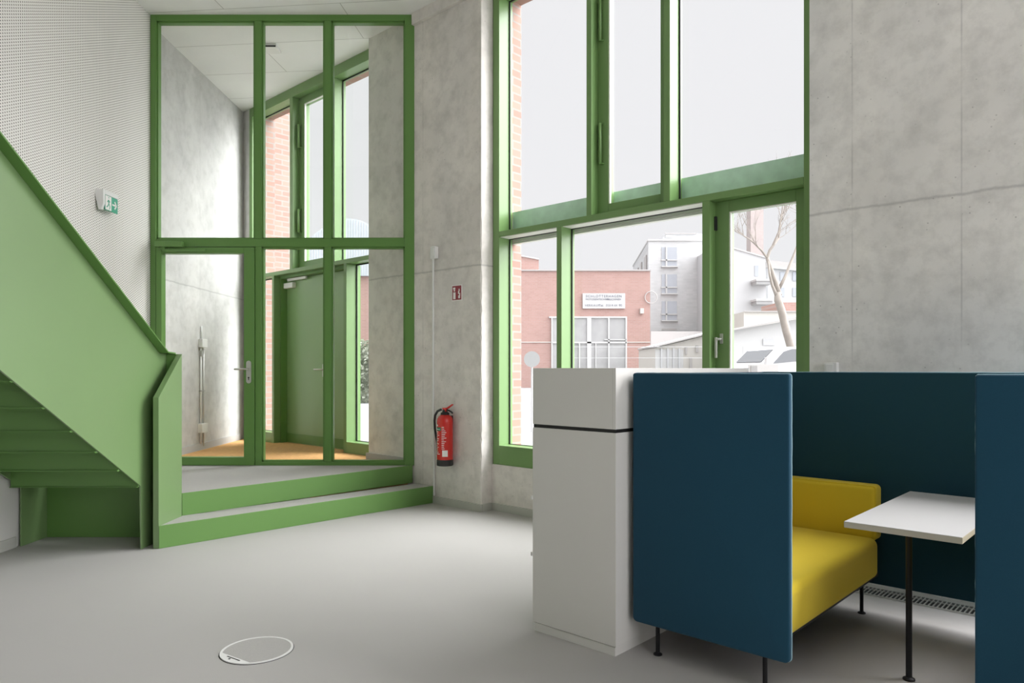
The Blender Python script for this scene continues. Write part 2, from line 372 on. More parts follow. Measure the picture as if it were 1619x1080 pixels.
# unseen walls: right and back, with big window openings
WT = 0.25
def wallF_s(name, s, t_open, zo, t0, t1, mat='white_wall'):
    m = MB(); edges = [t0]+[e for o in t_open for e in o]+[t1]
    for a, b in zip(edges[0::2], edges[1::2]): m.box(s, s+WT, a, b, 0, CEIL)
    for a, b in t_open: m.box(s, s+WT, a, b, 0, zo[0]); m.box(s, s+WT, a, b, zo[1], CEIL)
    return struct(name, m, mat, 'F')
wallF_s('wall_right', 4.2, [(-0.9, 1.3), (1.8, 4.0)], (0.45, 4.95), tR-0.2, 5.14)
struct('wall_light_blocker', boxes((XL, -1.75, 1.95, 2.10, 0, CEIL)), 'dark_wall')  # unseen wall added to keep light off the stair
mb = MB()
bo = []
ed = [XL-0.35]+[e for o in bo for e in o]+[RB.x+0.2]
for a, b in zip(ed[0::2], ed[1::2]): mb.box(a, b, BK-WT, BK, 0, CEIL)
for a, b in bo: mb.box(a, b, BK-WT, BK, 0, 0.5); mb.box(a, b, BK-WT, BK, 4.9, CEIL)
struct('wall_back', mb, 'dark_wall')
# ------------------------------------------------------------------ main facade window (window_2)
W2 = thing('window_2', 'F', (-3.5, T0, 0.467), 'large green framed facade window above the pale concrete parapet', 'window', kind='structure')
TB = 5.46
fr = boxes((-5.137, -5.051, T0, TB, 0.467, CEIL),            # left post
           (-1.991, -1.86, T0, TB, 0.467, CEIL),             # right post
           (-5.051, -1.991, T0, TB, 0.467, 0.662),           # sill member
           (-5.051, -1.991, T0, TB, 2.777, 2.832),           # transom
           (-5.051, -1.991, T0, TB, 5.22, CEIL))             # head
build('frame', fr, 'green_frame', W2, bevel=0.003)
for s0, s1, z0, z1 in ((-3.950, -3.895, 2.832, 5.22), (-3.15, -3.09, 2.832, 5.22), (-4.300, -4.241, 0.662, 2.777), (-2.797, -2.731, 0.662, 2.777)):
    build('mullion', boxes((s0, s1, T0, TB, z0, z1)), 'green_frame', W2, bevel=0.003)
def pane(parent, s0, s1, z0, z1, t=TG, mat='glass', gask=0.012, gm=None):
    p = build('pane', boxes((s0, s1, t, t+0.008, z0, z1)), mat, parent)
    g = gask
    build('gasket', boxes((s0, s0+g, t-0.012, t-0.001, z0, z1), (s1-g, s1, t-0.012, t-0.001, z0, z1), (s0, s1, t-0.012, t-0.001, z1-g, z1), (s0, s1, t-0.012, t-0.001, z0, z0+g*0.5)), gm or 'gasket', p)
    return p
pane(W2, -5.051, -3.950, 2.832, 5.22); pane(W2, -3.09, -1.991, 2.832, 5.22)
pane(W2, -5.051, -4.300, 0.662, 2.777); pane(W2, -4.241, -2.797, 0.662, 2.777)
def sash(parent, s0, s1, z0, z1, t0, t1, w=0.118, wb=0.10, wt=0.10, wr=0.09, name='sash'):
    sh = build(name, boxes((s0, s0+w, t0, t1, z0, z1), (s1-wr, s1, t0, t1, z0, z1), (s0+w, s1-wr, t0, t1, z0, z0+wb), (s0+w, s1-wr, t0, t1, z1-wt, z1)), 'green_frame', parent, bevel=0.004)
    gp = boxes((s0+w, s0+w+0.010, t0+0.006, t0+0.03, z0+wb, z1-wt), (s0+w+0.010, s1-wr, t0+0.006, t0+0.03, z1-wt-0.008, z1-wt))
    build('glazing_bead', gp, 'cream_rail', sh)
    build('pane', boxes((s0+w, s1-wr, t0+0.05, t0+0.058, z0+wb, z1-wt)), 'glass', sh)
    return sh
sh = sash(W2, -3.895, -3.15, 2.832, 5.22, 5.36, 5.45)
def hinge(parent, s, t, z0, z1, r=0.014):
    h = build('closer_tube', MB().tube([(s, t, z0), (s, t, z1)], r, 14), 'green_frame', parent, smooth=True)
    for z in (z0+0.004, z1-0.004):
        build('bracket', MB().tube([(s, t, z), (s+0.015, t+0.02, z), (s+0.035, t+0.045, z)], 0.008, 10), 'green_dark', h, smooth=True)
    return h
for z0, z1 in ((3.30, 3.67), (4.42, 4.80)): hinge(W2, -3.852, 5.335, z0, z1)
vs = sash(W2, -2.731, -1.991, 0.662, 2.777, 5.36, 5.45, 0.115, 0.10, 0.090, 0.095, 'opening_light')
build('hinge_leaf', boxes((-2.731, -2.715, 5.335, 5.36, 2.55, 2.66)), 'gasket', vs)
hd = build('window_handle', MB().tube([(-2.678, 5.36, 1.675), (-2.678, 5.315, 1.675)], 0.010, 12).tube([(-2.678, 5.318, 1.675), (-2.700, 5.312, 1.675)], 0.010, 12), 'steel_matt', vs, smooth=True)
mb = MB().box(-2.712, -2.692, 5.300, 5.318, 1.525, 1.690)
build('handle_grip', mb, 'steel_matt', vs, bevel=0.004)
build('handle_rose', boxes((-2.692, -2.664, 5.350, 5.360, 1.64, 1.72)), 'steel_matt', vs, bevel=0.003)
build('exterior_band', boxes((-5.07, -1.94, 5.485, 5.51, 2.80, 3.063)), 'mint', W2, label='pale mint horizontal band seen through the lower edge of the upper panes')
build('blind_rail', boxes((-5.07, -1.94, 5.49, 5.54, 2.735, 2.752), (-5.07, -1.94, 5.49, 5.56, 2.760, 2.80)), 'cream_rail', W2)
build('soffit_strip', boxes((-5.045, -4.305, 5.275, 5.405, 2.771, 2.7765), (-4.236, -2.802, 5.275, 5.405, 2.771, 2.7765)), 'cream_rail', W2, label='pale cream underside of the transom')  # thin cream strip along the transom underside
build('exterior_sill', boxes((-5.08, -1.93, 5.46, 5.67, 0.62, 0.635)), 'green_frame', W2)
# ------------------------------------------------------------------ vestibule facade window (window_3) and its leaf (door_2)
W3 = thing('window_3', 'F', (-8.6, T0, LAND), 'green framed facade window of the vestibule seen through the glazed screen', 'window', kind='structure')
fr = boxes((-10.267, -10.183, T0, TB, LAND, CEIL), (-7.05, -6.95, T0, TB, LAND, CEIL),
           (-10.183, -7.05, T0, TB, 2.777, 2.832), (-10.183, -7.05, T0, TB, 5.22, CEIL),
           (-10.183, -9.594, T0, TB, LAND, 0.515), (-7.735, -7.05, T0, TB, LAND, 0.512))
build('frame', fr, 'green_frame', W3, bevel=0.003)
for s0, s1, z0, z1 in ((-9.106, -9.030, 2.832, 5.22), (-8.12, -8.041, 2.832, 5.22), (-9.594, -9.540, LAND, 2.777), (-7.798, -7.735, LAND, 2.777)):
    build('mullion', boxes((s0, s1, T0, TB, z0, z1)), 'green_frame', W3, bevel=0.003)
pane(W3, -10.183, -9.106, 2.832, 5.22); pane(W3, -8.041, -7.05, 2.832, 5.22, gask=0.014)
pane(W3, -10.183, -9.594, 0.515, 2.777); pane(W3, -7.735, -7.05, 0.512, 2.777, gask=0.016)
sash(W3, -9.03, -8.12, 2.832, 5.22, 5.36, 5.45, 0.13)
for z0, z1 in ((3.34, 3.66), (4.52, 4.84)): hinge(W3, -8.985, 5.325, z0, z1, 0.018)
build('exterior_band', boxes((-10.2, -7.0, 5.485, 5.51, 2.80, 2.86)), 'mint', W3)
D2 = thing('door_2', 'F', (-8.67, 5.47, LAND), 'solid green outer door at the back of the vestibule', 'door', kind='structure')
build('jamb', boxes((-9.540, -9.515, 5.36, 5.52, LAND, 2.777), (-7.823, -7.798, 5.36, 5.52, LAND, 2.777), (-9.515, -7.823, 5.36, 5.52, 2.74, 2.777)), 'green_dark', D2)
build('leaf', boxes((-9.515, -7.823, 5.455, 5.515, LAND+0.001, 2.735)), 'green_leaf', D2, bevel=0.003)
build('kick_profile', boxes((-9.515, -7.823, 5.447, 5.455, LAND+0.012, LAND+0.14)), 'green_dark', D2)
cl = build('door_closer', boxes((-9.56+0.05, -9.27, 5.395, 5.455, 2.60, 2.675)), 'plastic', D2, bevel=0.004, label='white door closer')
build('closer_rail', boxes((-9.42, -8.93, 5.40, 5.43, 2.70, 2.735)), 'plastic', cl, bevel=0.003)
hb = build('door_handle', MB().tube([(-8.55, 5.455, 1.43), (-8.55, 5.40, 1.43), (-8.57, 5.392, 1.43), (-8.70, 5.392, 1.43)], 0.010, 10), 'steel_matt', D2, smooth=True)
build('rose', boxes((-8.575, -8.525, 5.445, 5.455, 1.33, 1.50)), 'steel_matt', hb)
# ------------------------------------------------------------------ glazed screen on the landing (window_1) with its glass door (door_1)
YS = 8.0; K = 142.1
def sx(x): return (x-CX)/K
def sz(y): return LAND+(735.0-y)/K
W1 = thing('window_1', 'W', (sx(449), YS, LAND), 'tall green steel glazed screen with six bays on the landing', 'window', kind='structure')
DF = 0.055
def sb(x0, x1, y1, y0, d0=0.0, d1=DF): return (sx(x0), sx(x1), YS-DF+d0, YS+d1, sz(y0), sz(y1))   # columns, top row, bottom row
fr = boxes(sb(241.5, 250.5, 26, 735), sb(641, 656, 26, 735), sb(250.5, 641, 26, 36.5), sb(250.5, 641, 379, 391.5), sb(414, 641, 729.5, 735))
build('frame', fr, 'green_dark', W1, bevel=0.004)
for x0, x1, y1, y0 in ((405, 416, 36.5, 379), (514.5, 525.5, 36.5, 379), (514.5, 525.5, 391.5, 729.5), (406, 416, 391.5, 735)):
    build('mullion', boxes(sb(x0, x1, y1, y0)), 'green_dark', W1, bevel=0.004)
bead = []
bays = [(250.5, 405, 36.5, 379), (416, 514.5, 36.5, 379), (525.5, 641, 36.5, 379), (416, 514.5, 391.5, 729.5), (525.5, 641, 391.5, 729.5)]
for x0, x1, y1, y0 in bays:
    p = build('pane', boxes((sx(x0), sx(x1), YS-0.005, YS+0.003, sz(y0), sz(y1))), 'glass_in', W1)
    g = 2.4
    build('glazing_bead', boxes(sb(x0, x0+g, y1, y0, 0.02, 0.03), sb(x1-g, x1, y1, y0, 0.02, 0.03), sb(x0, x1, y1, y1+g, 0.02, 0.03), sb(x0, x1, y0-g, y0, 0.02, 0.03)), 'green_dark', p)
D1 = thing('door_1', 'W', (sx(330), YS, LAND), 'green framed glass door in the lower left bay of the glazed screen', 'door', kind='structure')
dz = -0.012
lf = boxes((sx(251.5), sx(260), YS-DF+dz, YS+0.03, sz(734.5), sz(392.5)), (sx(389), sx(405.5), YS-DF+dz, YS+0.03, sz(734.5), sz(392.5)),
           (sx(260), sx(389), YS-DF+dz, YS+0.03, sz(402), sz(392.5)), (sx(260), sx(389), YS-DF+dz, YS+0.03, sz(734.5), sz(722)))
build('leaf_frame', lf, 'green_dark', D1, bevel=0.003)
build('pane', boxes((sx(260), sx(389), YS-0.02, YS-0.012, sz(722), sz(402))), 'glass_in', D1)
cl = build('door_closer', boxes((sx(253), sx(296), YS-0.13, YS-0.067, sz(393), sz(384.5))), 'green', D1, bevel=0.004)
build('closer_rail', boxes((sx(263.5), sx(330), YS-0.10, YS-0.067, sz(400), sz(396))), 'green', cl, bevel=0.002)
build('closer_arm', boxes((sx(262), sx(268), YS-0.11, YS-0.095, sz(397), sz(392))), 'green_dark', cl)
hp = build('handle_plate', MB().ext([(sx(397)+0.027*math.cos(a), sz(570.5+3.8)+0.027*math.sin(a)) for a in [PI*i/10 for i in range(11)]]+[(sx(397)+0.027*math.cos(a), sz(606-3.8)+0.027*math.sin(a)) for a in [PI+PI*i/10 for i in range(11)]], YS-0.075, YS-0.068, 'y'), 'steel_matt', D1)
build('lever', MB().tube([(sx(397.2), YS-0.07, sz(583.5)), (sx(397.2), YS-0.115, sz(583.5)), (sx(395.5), YS-0.125, sz(583.5)), (sx(377), YS-0.125, sz(583.8))], 0.0105, 12), 'steel', D1, smooth=True)
build('keyhole', MB().tube([(sx(397), YS-0.0752, sz(597)), (sx(397), YS-0.0765, sz(597))], 0.009, 12).box(sx(397)-0.004, sx(397)+0.004, YS-0.0765, YS-0.0752, sz(601), sz(597)), 'black', hp)
build('vestibule_lever', MB().tube([(sx(397.2), YS+0.03, sz(583.5)), (sx(397.2), YS+0.075, sz(583.5)), (sx(377), YS+0.08, sz(583.8))], 0.0105, 12), 'steel', D1, smooth=True)
# ------------------------------------------------------------------ landing and lower step
A1, A2 = (-2.825, 6.16), (-1.098, 7.950)          # landing edge
B1, B2 = (-2.820, 5.745), (-0.846, 7.712)         # lower step edge
def off(p, q, d):                                   # shift a line to its left by d
    v = Vector((q[0]-p[0], q[1]-p[1])).normalized(); n = Vector((-v.y, v.x))*d
    return (p[0]+n.x, p[1]+n.y), (q[0]+n.x, q[1]+n.y)
ST = thing('platform_steps', 'W', (-2.0, 7.0, 0), 'two broad grey topped steps with green risers leading up to the glazed screen', 'steps')
ai, aj = off(A1, A2, 0.012); bi, bj = off(B1, B2, 0.012)
pc = P(-6.16, 5.098)
build('landing_tread', MB().poly([ai, aj, (-1.137, YS), (XL+0.005, YS), (XL+0.005, 6.21), (-2.86, 6.21)], 0.19, LAND), 'carpet', ST, label='pale grey carpeted upper platform')
build('lower_tread', MB().poly([bi, (bj[0], bj[1]), (P(-6.14, 5.098).x, P(-6.14, 5.098).y), (A1[0], A1[1]+0.02), (-2.82, 6.2)], 0.0, 0.18), 'carpet', ST, label='pale grey carpeted lower step')
build('riser', MB().poly([A1, A2, aj, ai], 0.18, LAND+0.003), 'green', ST, bevel=0.002)
build('riser', MB().poly([B1, B2, bj, bi], 0.001, 0.183), 'green', ST, bevel=0.002)
# ------------------------------------------------------------------ staircase
SR, SL = -2.95, -3.97
STA = thing('staircase', 'W', (-3.4, 5.75, 0), 'green folded steel staircase climbing along the perforated wall towards the camera', 'stairs')
sl = 0.596
def topz(Y): return 1.572+(6.015-Y)*0.603
def botz(Y): return 0.507+(5.715-Y)*0.590
Ynear = 2.12
zc = CEIL-0.02
prof = [(6.15, 0.002), (6.15, 1.565), (6.02, 1.57), (Ynear, topz(Ynear)), (Ynear, botz(Ynear)), (5.715, 0.507), (5.73, 0.002)]
build('stringer', MB().ext(prof, SR-0.012, SR, 'x'), 'green_gloss', STA, label='broad smooth green side plate and balustrade of the stair')
prof = [(6.15, 0.002), (6.15, 0.9), (Ynear, topz(Ynear)-0.65), (Ynear, botz(Ynear)), (5.82, 0.488), (5.82, 0.002)]
build('stringer', MB().ext(prof, SL-0.012, SL, 'x'), 'green_gloss', STA, label='inner green side plate against the wall')
rise, going = 0.1725, 0.2875
# folded steps: each riser's lower lip shows from below
nst = 18
for i in range(nst):
    Y = 5.700-going*i; z = 0.500+rise*i
    if Y < Ynear+0.3: break
    m = MB()
    m.box(SL, SR-0.012, Y-0.006, Y, z, z+rise)                     # riser plate
    m.box(SL, SR-0.012, Y-going-0.012, Y, z+rise-0.006, z+rise)    # tread plate, running towards the camera
    m.box(SL, SR-0.012, Y-0.022, Y-0.006, z, z+0.005)              # return lip
    build('step', m, 'green_dark', STA)
build('step', boxes((SL, SR-0.012, 5.700-0.002, 6.06, 0.502, 0.508)), 'green_dark', STA)
build('back_plate', boxes((SL, SR-0.012, 6.14, 6.15, 0.002, 0.55)), 'green_dark', STA)
build('handrail_flange', MB().ext([(6.15, 1.565), (6.02, 1.572), (Ynear, topz(Ynear)), (Ynear, topz(Ynear)+0.012), (6.02, 1.584), (6.15, 1.577)], SR-0.03, SR+0.075, 'x'), 'green_dark', STA)
build('link_plate', boxes((SR, -2.868, 6.135, 6.15, 0.002, 1.565)), 'green_dark', STA)
gp = MB().ext([(5.745, 0.002), (5.745, 1.208), (6.15, 1.565), (6.15, 0.002)], -2.868, -2.823, 'x')
build('guard_panel', gp, 'green_gloss', STA, bevel=0.0015, label='short green guard panel with a sloping top at the foot of the steps')
# ------------------------------------------------------------------ exit sign
EX = thing('exit_sign', 'W', (XL, 6.95, 3.05), 'small green and white emergency exit sign with arrow on the perforated wall', 'exit sign')
build('end_cap', MB().ext([(XL, 3.165), (XL+0.080, 3.165), (XL+0.080, 3.03), (XL+0.062, 2.970), (XL+0.035, 2.970), (XL, 3.12)], 6.895, 6.928, 'y'), 'plastic', EX)
build('housing_lid', MB().ext([(XL, 3.165), (XL+0.082, 3.165), (XL+0.082, 3.122), (XL, 3.122)], 6.928, 7.155, 'y'), 'plastic', EX)
sp = build('sign_panel', boxes((XL+0.068, XL+0.080, 6.930, 7.150, 2.975, 3.120)), 'sign_green', EX, bevel=0.002)
xs = XL+0.0815
build('pictogram', boxes((xs-0.001, xs, 6.932, 7.035, 2.98, 3.115)), 'sign_white', sp)
# running figure, in green on the white field
fg = MB()
def bar(m, y0, z0, y1, z1, w, x=xs, d=0.001):
    v = Vector((y1-y0, z1-z0)).normalized()*w/2; n = Vector((-v.y, v.x))
    q = [(y0+n.x, z0+n.y), (y1+n.x, z1+n.y), (y1-n.x, z1-n.y), (y0-n.x, z0-n.y)]
    m.ext([(a, b) for a, b in q], x-0.0005, x+d, 'x')
for a in ((6.985, 3.075, 6.99, 3.035, 0.016), (6.99, 3.035, 7.01, 3.01, 0.010), (7.01, 3.01, 7.0, 2.985, 0.009), (6.99, 3.035, 6.965, 3.005, 0.010), (6.965, 3.005, 6.95, 3.0, 0.009), (6.985, 3.07, 7.01, 3.055, 0.008), (6.985, 3.07, 6.962, 3.05, 0.008), (6.988, 3.09, 6.990, 3.099, 0.012)): bar(fg, a[0], a[1]+0.006, a[2], a[3]+0.006, a[4])
build('figure', fg, 'sign_green', sp)
ar = MB()
for a in ((7.080, 3.04, 7.145, 3.04, 0.016), (7.122, 3.076, 7.154, 3.038, 0.017), (7.122, 3.004, 7.154, 3.042, 0.017)): bar(ar, a[0]-0.028, a[1]+0.008, a[2]-0.028, a[3]+0.008, a[4], x=xs-0.001)
build('arrow', ar, 'sign_white', sp)
# ------------------------------------------------------------------ pier fittings
CT = thing('cable_trunking', 'F', (-5.87, 5.10, 0.07), 'thin white cable trunking running down the concrete pier left of the extinguisher', 'cable trunking')
build('channel', MB().tube([(-5.868, 5.09, 2.66), (-5.868, 5.09, 0.92), (-5.852, 5.088, 0.84), (-5.852, 5.088, 0.08)], 0.011, 8), 'plastic', CT)
build('socket_box', boxes((-5.872, -5.795, 5.05, 5.10, 2.615, 2.745)), 'plastic', CT, bevel=0.004)
build('switch_plate', boxes((-5.85, -5.805, 5.044, 5.05, 2.64, 2.72)), 'plastic', CT, bevel=0.002)
FS = thing('fire_sign', 'F', (-5.50, 5.10, 2.14), 'small dark red fire extinguisher sign on the concrete pier', 'sign')
pl = build('plate', boxes((-5.577, -5.423, 5.094, 5.099, 2.145, 2.312)), 'sign_white', FS)
build('red_field', boxes((-5.568, -5.432, 5.0925, 5.0945, 2.155, 2.302)), 'sign_red', FS)
pk = MB().box(-5.552, -5.518, 5.0905, 5.093, 2.165, 2.235).box(-5.545, -5.525, 5.0905, 5.093, 2.245, 2.262).box(-5.553, -5.522, 5.0905, 5.093, 2.265, 2.285)
build('extinguisher_symbol', pk, 'sign_white', FS)
fl = MB()
for a, b, c, d in ((-5.475, 2.17, -5.450, 2.20), (-5.462, 2.195, -5.448, 2.225), (-5.478, 2.215, -5.462, 2.245), (-5.470, 2.24, -5.455, 2.268)):
    fl.box(a, c, 5.0905, 5.093, b, d)
build('flame_symbol', fl, 'sign_white', FS)
FE = thing('fire_extinguisher', 'F', (-5.59, 5.0, 0.44), 'red fire extinguisher with a black hose hung on the concrete pier', 'fire extinguisher')
ex, ey = -5.585, 5.005; r = 0.083
bt = build('cylinder', MB().lathe([(r*0.97, 0.49), (r, 0.505), (r, 0.885), (r*0.96, 0.918), (r*0.80, 0.945), (r*0.50, 0.962), (r*0.34, 0.968)], ex, ey, 40), 'red', FE, smooth=True)
build('base_skirt', MB().lathe([(r*0.98, 0.435), (r*1.03, 0.44), (r*1.03, 0.495), (r*0.98, 0.50)], ex, ey, 40), 'rubber', FE)
build('neck', MB().lathe([(0.045, 0.962), (0.045, 0.982), (0.028, 0.99), (0.026, 1.01), (0.018, 1.02)], ex, ey, 24), 'rubber', FE)
build('valve', boxes((ex-0.022, ex+0.03, ey-0.018, ey+0.018, 0.995, 1.035)), 'red', FE, bevel=0.004)
build('lever', MB().ext([(ex-0.01, 1.025), (ex+0.045, 1.040), (ex+0.115, 1.075), (ex+0.118, 1.068), (ex+0.05, 1.028), (ex, 1.012)], ey-0.012, ey+0.012, 'y'), 'red', FE)
build('carry_handle', MB().tube([(ex+0.02, ey, 1.008), (ex+0.06, ey, 1.008), (ex+0.10, ey, 0.995), (ex+0.115, ey, 0.982)], 0.009, 10), 'rubber', FE, smooth=True)
hz = build('hose', MB().tube([(ex-0.02, ey, 1.012), (ex-0.06, ey-0.005, 1.012), (ex-0.105, ey-0.01, 0.995), (ex-0.140, ey-0.012, 0.95), (ex-0.150, ey-0.012, 0.89), (ex-0.145, ey-0.012, 0.81), (ex-0.125, ey-0.012, 0.73), (ex-0.105, ey-0.012, 0.66), (ex-0.098, ey-0.014, 0.585), (ex-0.097, ey-0.014, 0.54)], 0.0125, 12), 'rubber', FE, smooth=True)
build('nozzle', MB().tube([(ex-0.02, ey, 1.012), (ex-0.045, ey, 1.012)], 0.014, 12), 'steel_matt', hz, smooth=True)
build('wall_bracket', boxes((ex-0.02, ex+0.02, ey+0.075, 5.10, 0.75, 0.95)), 'rubber', FE)
def curved(a0, a1, z0, z1, rr, n=8):
    m = MB(); lo = []; hi = []
    for i in range(n+1):
        a = a0+(a1-a0)*i/n
        lo.append(m.bm.verts.new((ex+rr*math.cos(a), ey+rr*math.sin(a), z0))); hi.append(m.bm.verts.new((ex+rr*math.cos(a), ey+rr*math.sin(a), z1)))
    for i in range(n): m.bm.faces.new((lo[i], lo[i+1], hi[i+1], hi[i]))
    return m
def curvedset(items, rr):
    m = MB()
    for a0, a1, z0, z1 in items:
        n = 5; lo = []; hi = []
        for i in range(n+1):
            a = math.radians(a0+(a1-a0)*i/n)
            lo.append(m.bm.verts.new((ex+rr*math.cos(a), ey+rr*math.sin(a), z0))); hi.append(m.bm.verts.new((ex+rr*math.cos(a), ey+rr*math.sin(a), z1)))
        for i in range(n): m.bm.faces.new((lo[i], lo[i+1], hi[i+1], hi[i]))
    return m
rl = r+0.0012
# camera looks at the cylinder from azimuth about -52 degrees in the facade frame
build('label_green', curvedset([(-128, -72, 0.800, 0.835)], rl), 'label_green', bt, label='green label band')
rnd = random.Random(7); tx2 = []; tx = [(-124, -100, 0.845, 0.862), (-120, -80, 0.812, 0.818)]
for i in range(14):
    z = 0.785-0.0175*i
    if z < 0.54: break
    tx.append((-126, -126+rnd.uniform(22, 50), z, z+0.006))
for i in range(14):
    z = 0.835-0.0185*i
    if z < 0.60: break
    tx2.append((-66, -66+rnd.uniform(15, 34), z, z+0.006))
build('label_text', curvedset(tx, rl+0.0008), 'sign_white', bt, label='left column of white print')['kind'] = 'stuff'
build('label_text', curvedset(tx2, rl+0.0008), 'sign_white', bt, label='right column of white print')['kind'] = 'stuff'
build('inspection_sticker', curvedset([(-62, -22, 0.535, 0.60)], rl), 'sign_white', bt, label='white inspection sticker')
# wall switch over the booth
SW = thing('wall_switch', 'F', (-1.74, 5.14, 1.4), 'small white switch box on the concrete wall just above the booth back', 'switch')
build('box', boxes((-1.788, -1.705, 5.09, 5.14, 1.385, 1.482)), 'plastic', SW, bevel=0.003)
build('rocker', boxes((-1.778, -1.725, 5.084, 5.09, 1.395, 1.472)), 'plastic', SW, bevel=0.003)
# conduit in the vestibule
CD = thing('wall_conduit', 'W', (-4.10, 9.47, LAND), 'surface conduit with two white boxes on the vestibule wall', 'conduit')
build('pipe', MB().tube([(-4.085, 9.44, 1.72), (-4.085, 9.44, LAND+0.09)], 0.013, 10), 'plastic', CD, smooth=True)
build('pipe', MB().tube([(-4.085, 9.52, 1.70), (-4.085, 9.52, LAND+0.05)], 0.010, 10), 'steel_matt', CD, smooth=True)
build('pipe', MB().tube([(-4.085, 9.46, 1.83), (-4.085, 9.46, 2.0)], 0.011, 10), 'plastic', CD, smooth=True)
build('upper_box', boxes((-4.10, -4.045, 9.40, 9.56, 1.72, 1.83)), 'plastic', CD, bevel=0.004)
build('lower_box', boxes((-4.10, -4.04, 9.38, 9.56, 0.60, 0.72)), 'plastic', CD, bevel=0.004)
build('clip', boxes((-4.10, -4.065, 9.42, 9.46, 1.60, 1.68)), 'grey_plastic', CD)
build('clip', boxes((-4.10, -4.068, 9.42, 9.54, 1.14, 1.155)), 'grey_plastic', CD)
# ceiling detector in the vestibule: white tray with a dark slot
dp = (fx(429, 8.75), 8.75)
CDT = thing('ceiling_detector', 'W', (dp[0], dp[1], CEIL), 'small white slotted unit on the vestibule ceiling', 'detector')
build('housing', boxes((dp[0]-0.09, dp[0]+0.09, dp[1]-0.10, dp[1]+0.10, CEIL-0.04, CEIL)), 'plastic', CDT, bevel=0.006)
build('slot', boxes((dp[0]-0.085, dp[0]+0.085, dp[1]-0.104, dp[1]-0.098, CEIL-0.040, CEIL-0.022)), 'black', CDT)
# floor outlet disc
fo = (-1.303, 3.675)
FO = thing('floor_outlet', 'W', (fo[0], fo[1], 0), 'round floor outlet cover with a pale rim set in the carpet', 'floor outlet')
rm = MB(); R1, R2 = 0.178, 0.166; sg = 64
def ring(m, ra, rb, z0, z1):
    pr = [(ra, z0), (ra, z1), (rb, z1), (rb, z0)]; rr = []
    for q, z in pr: rr.append([m.bm.verts.new((fo[0]+q*math.cos(2*PI*k/sg), fo[1]+q*math.sin(2*PI*k/sg), z)) for k in range(sg)])
    for i in range(4):
        a, b = rr[i], rr[(i+1) % 4]
        for k in range(sg): m.bm.faces.new((a[k], a[(k+1) % sg], b[(k+1) % sg], b[k]))
    return m
build('rim', ring(rm, R1, R2, 0.0005, 0.0055), 'plastic', FO)
build('shadow_gap', ring(MB(), R1+0.004, R1, 0.0, 0.0012), 'blackgap', FO)
build('cover', MB().poly([(fo[0]+R2*math.cos(2*PI*k/64), fo[1]+R2*math.sin(2*PI*k/64)) for k in range(64)], 0.0003, 0.004), 'carpet', FO)
# cable flap: a segment of the disc towards the near left
a0, a1 = math.radians(-165), math.radians(-82)
seg = [(fo[0]+R2*math.cos(a0+(a1-a0)*i/20), fo[1]+R2*math.sin(a0+(a1-a0)*i/20)) for i in range(21)]
build('cable_flap', MB().poly(seg, 0.004, 0.0055), 'plastic', FO, label='pale cable flap')
c0, c1 = Vector(seg[0]), Vector(seg[-1]); mid = (c0+c1)/2; dv = (c1-c0).normalized(); nv = Vector((dv.y, -dv.x))
if (mid-Vector(fo)).dot(nv) < 0: nv = -nv
pa, pb = mid-dv*0.050+nv*0.010, mid+dv*0.050+nv*0.010
build('slot', MB().poly([tuple(pa), tuple(pb), tuple(pb+nv*0.007), tuple(pa+nv*0.007)], 0.0055, 0.0062).tube([tuple(mid+nv*0.028-dv*0.012)+(0.0050,), tuple(mid+nv*0.028-dv*0.012)+(0.0064,)], 0.006, 12), 'black', FO)
# ------------------------------------------------------------------ storage cabinet
CB = thing('storage_cabinet', 'F', (-2.32, 3.0, 0), 'tall white laminate cabinet with a black shadow gap beside the blue booth', 'cabinet')
s0, s1, t0, t1 = -2.605, -2.055, 2.98, 4.48
build('plinth', boxes((s0+0.008, s1-0.010, t0+0.008, t1-0.008, 0.0, 0.045)), 'white_lam', CB)
build('carcass', boxes((s0, s1, t0, t1, 0.050, 1.118)), 'white_lam', CB, bevel=0.0015)
build('shadow_gap', boxes((s0+0.004, s1-0.004, t0+0.004, t1-0.004, 1.118, 1.136)), 'blackgap', CB, label='black recessed joint')
build('upper_box', boxes((s0, s1, t0, t1, 1.136, 1.443)), 'white_lam', CB, bevel=0.0015)
build('edge_band', boxes((s1-0.0195, s1-0.0185, t0-0.0006, t0+0.001, 1.136, 1.443)), 'base', CB)
for k in range(3):
    ta = t0+0.018+k*0.488; tb = ta+0.485
    d = build('door', boxes((s0-0.016, s0-0.001, ta, tb, 0.06, 1.112)), 'white_lam', CB, bevel=0.001)
for z in (0.73, 0.42):
    build('hinge_cap', boxes((s0-0.012, s0-0.0, t0-0.004, t0+0.014, z-0.01, z+0.01)), 'plastic', CB)
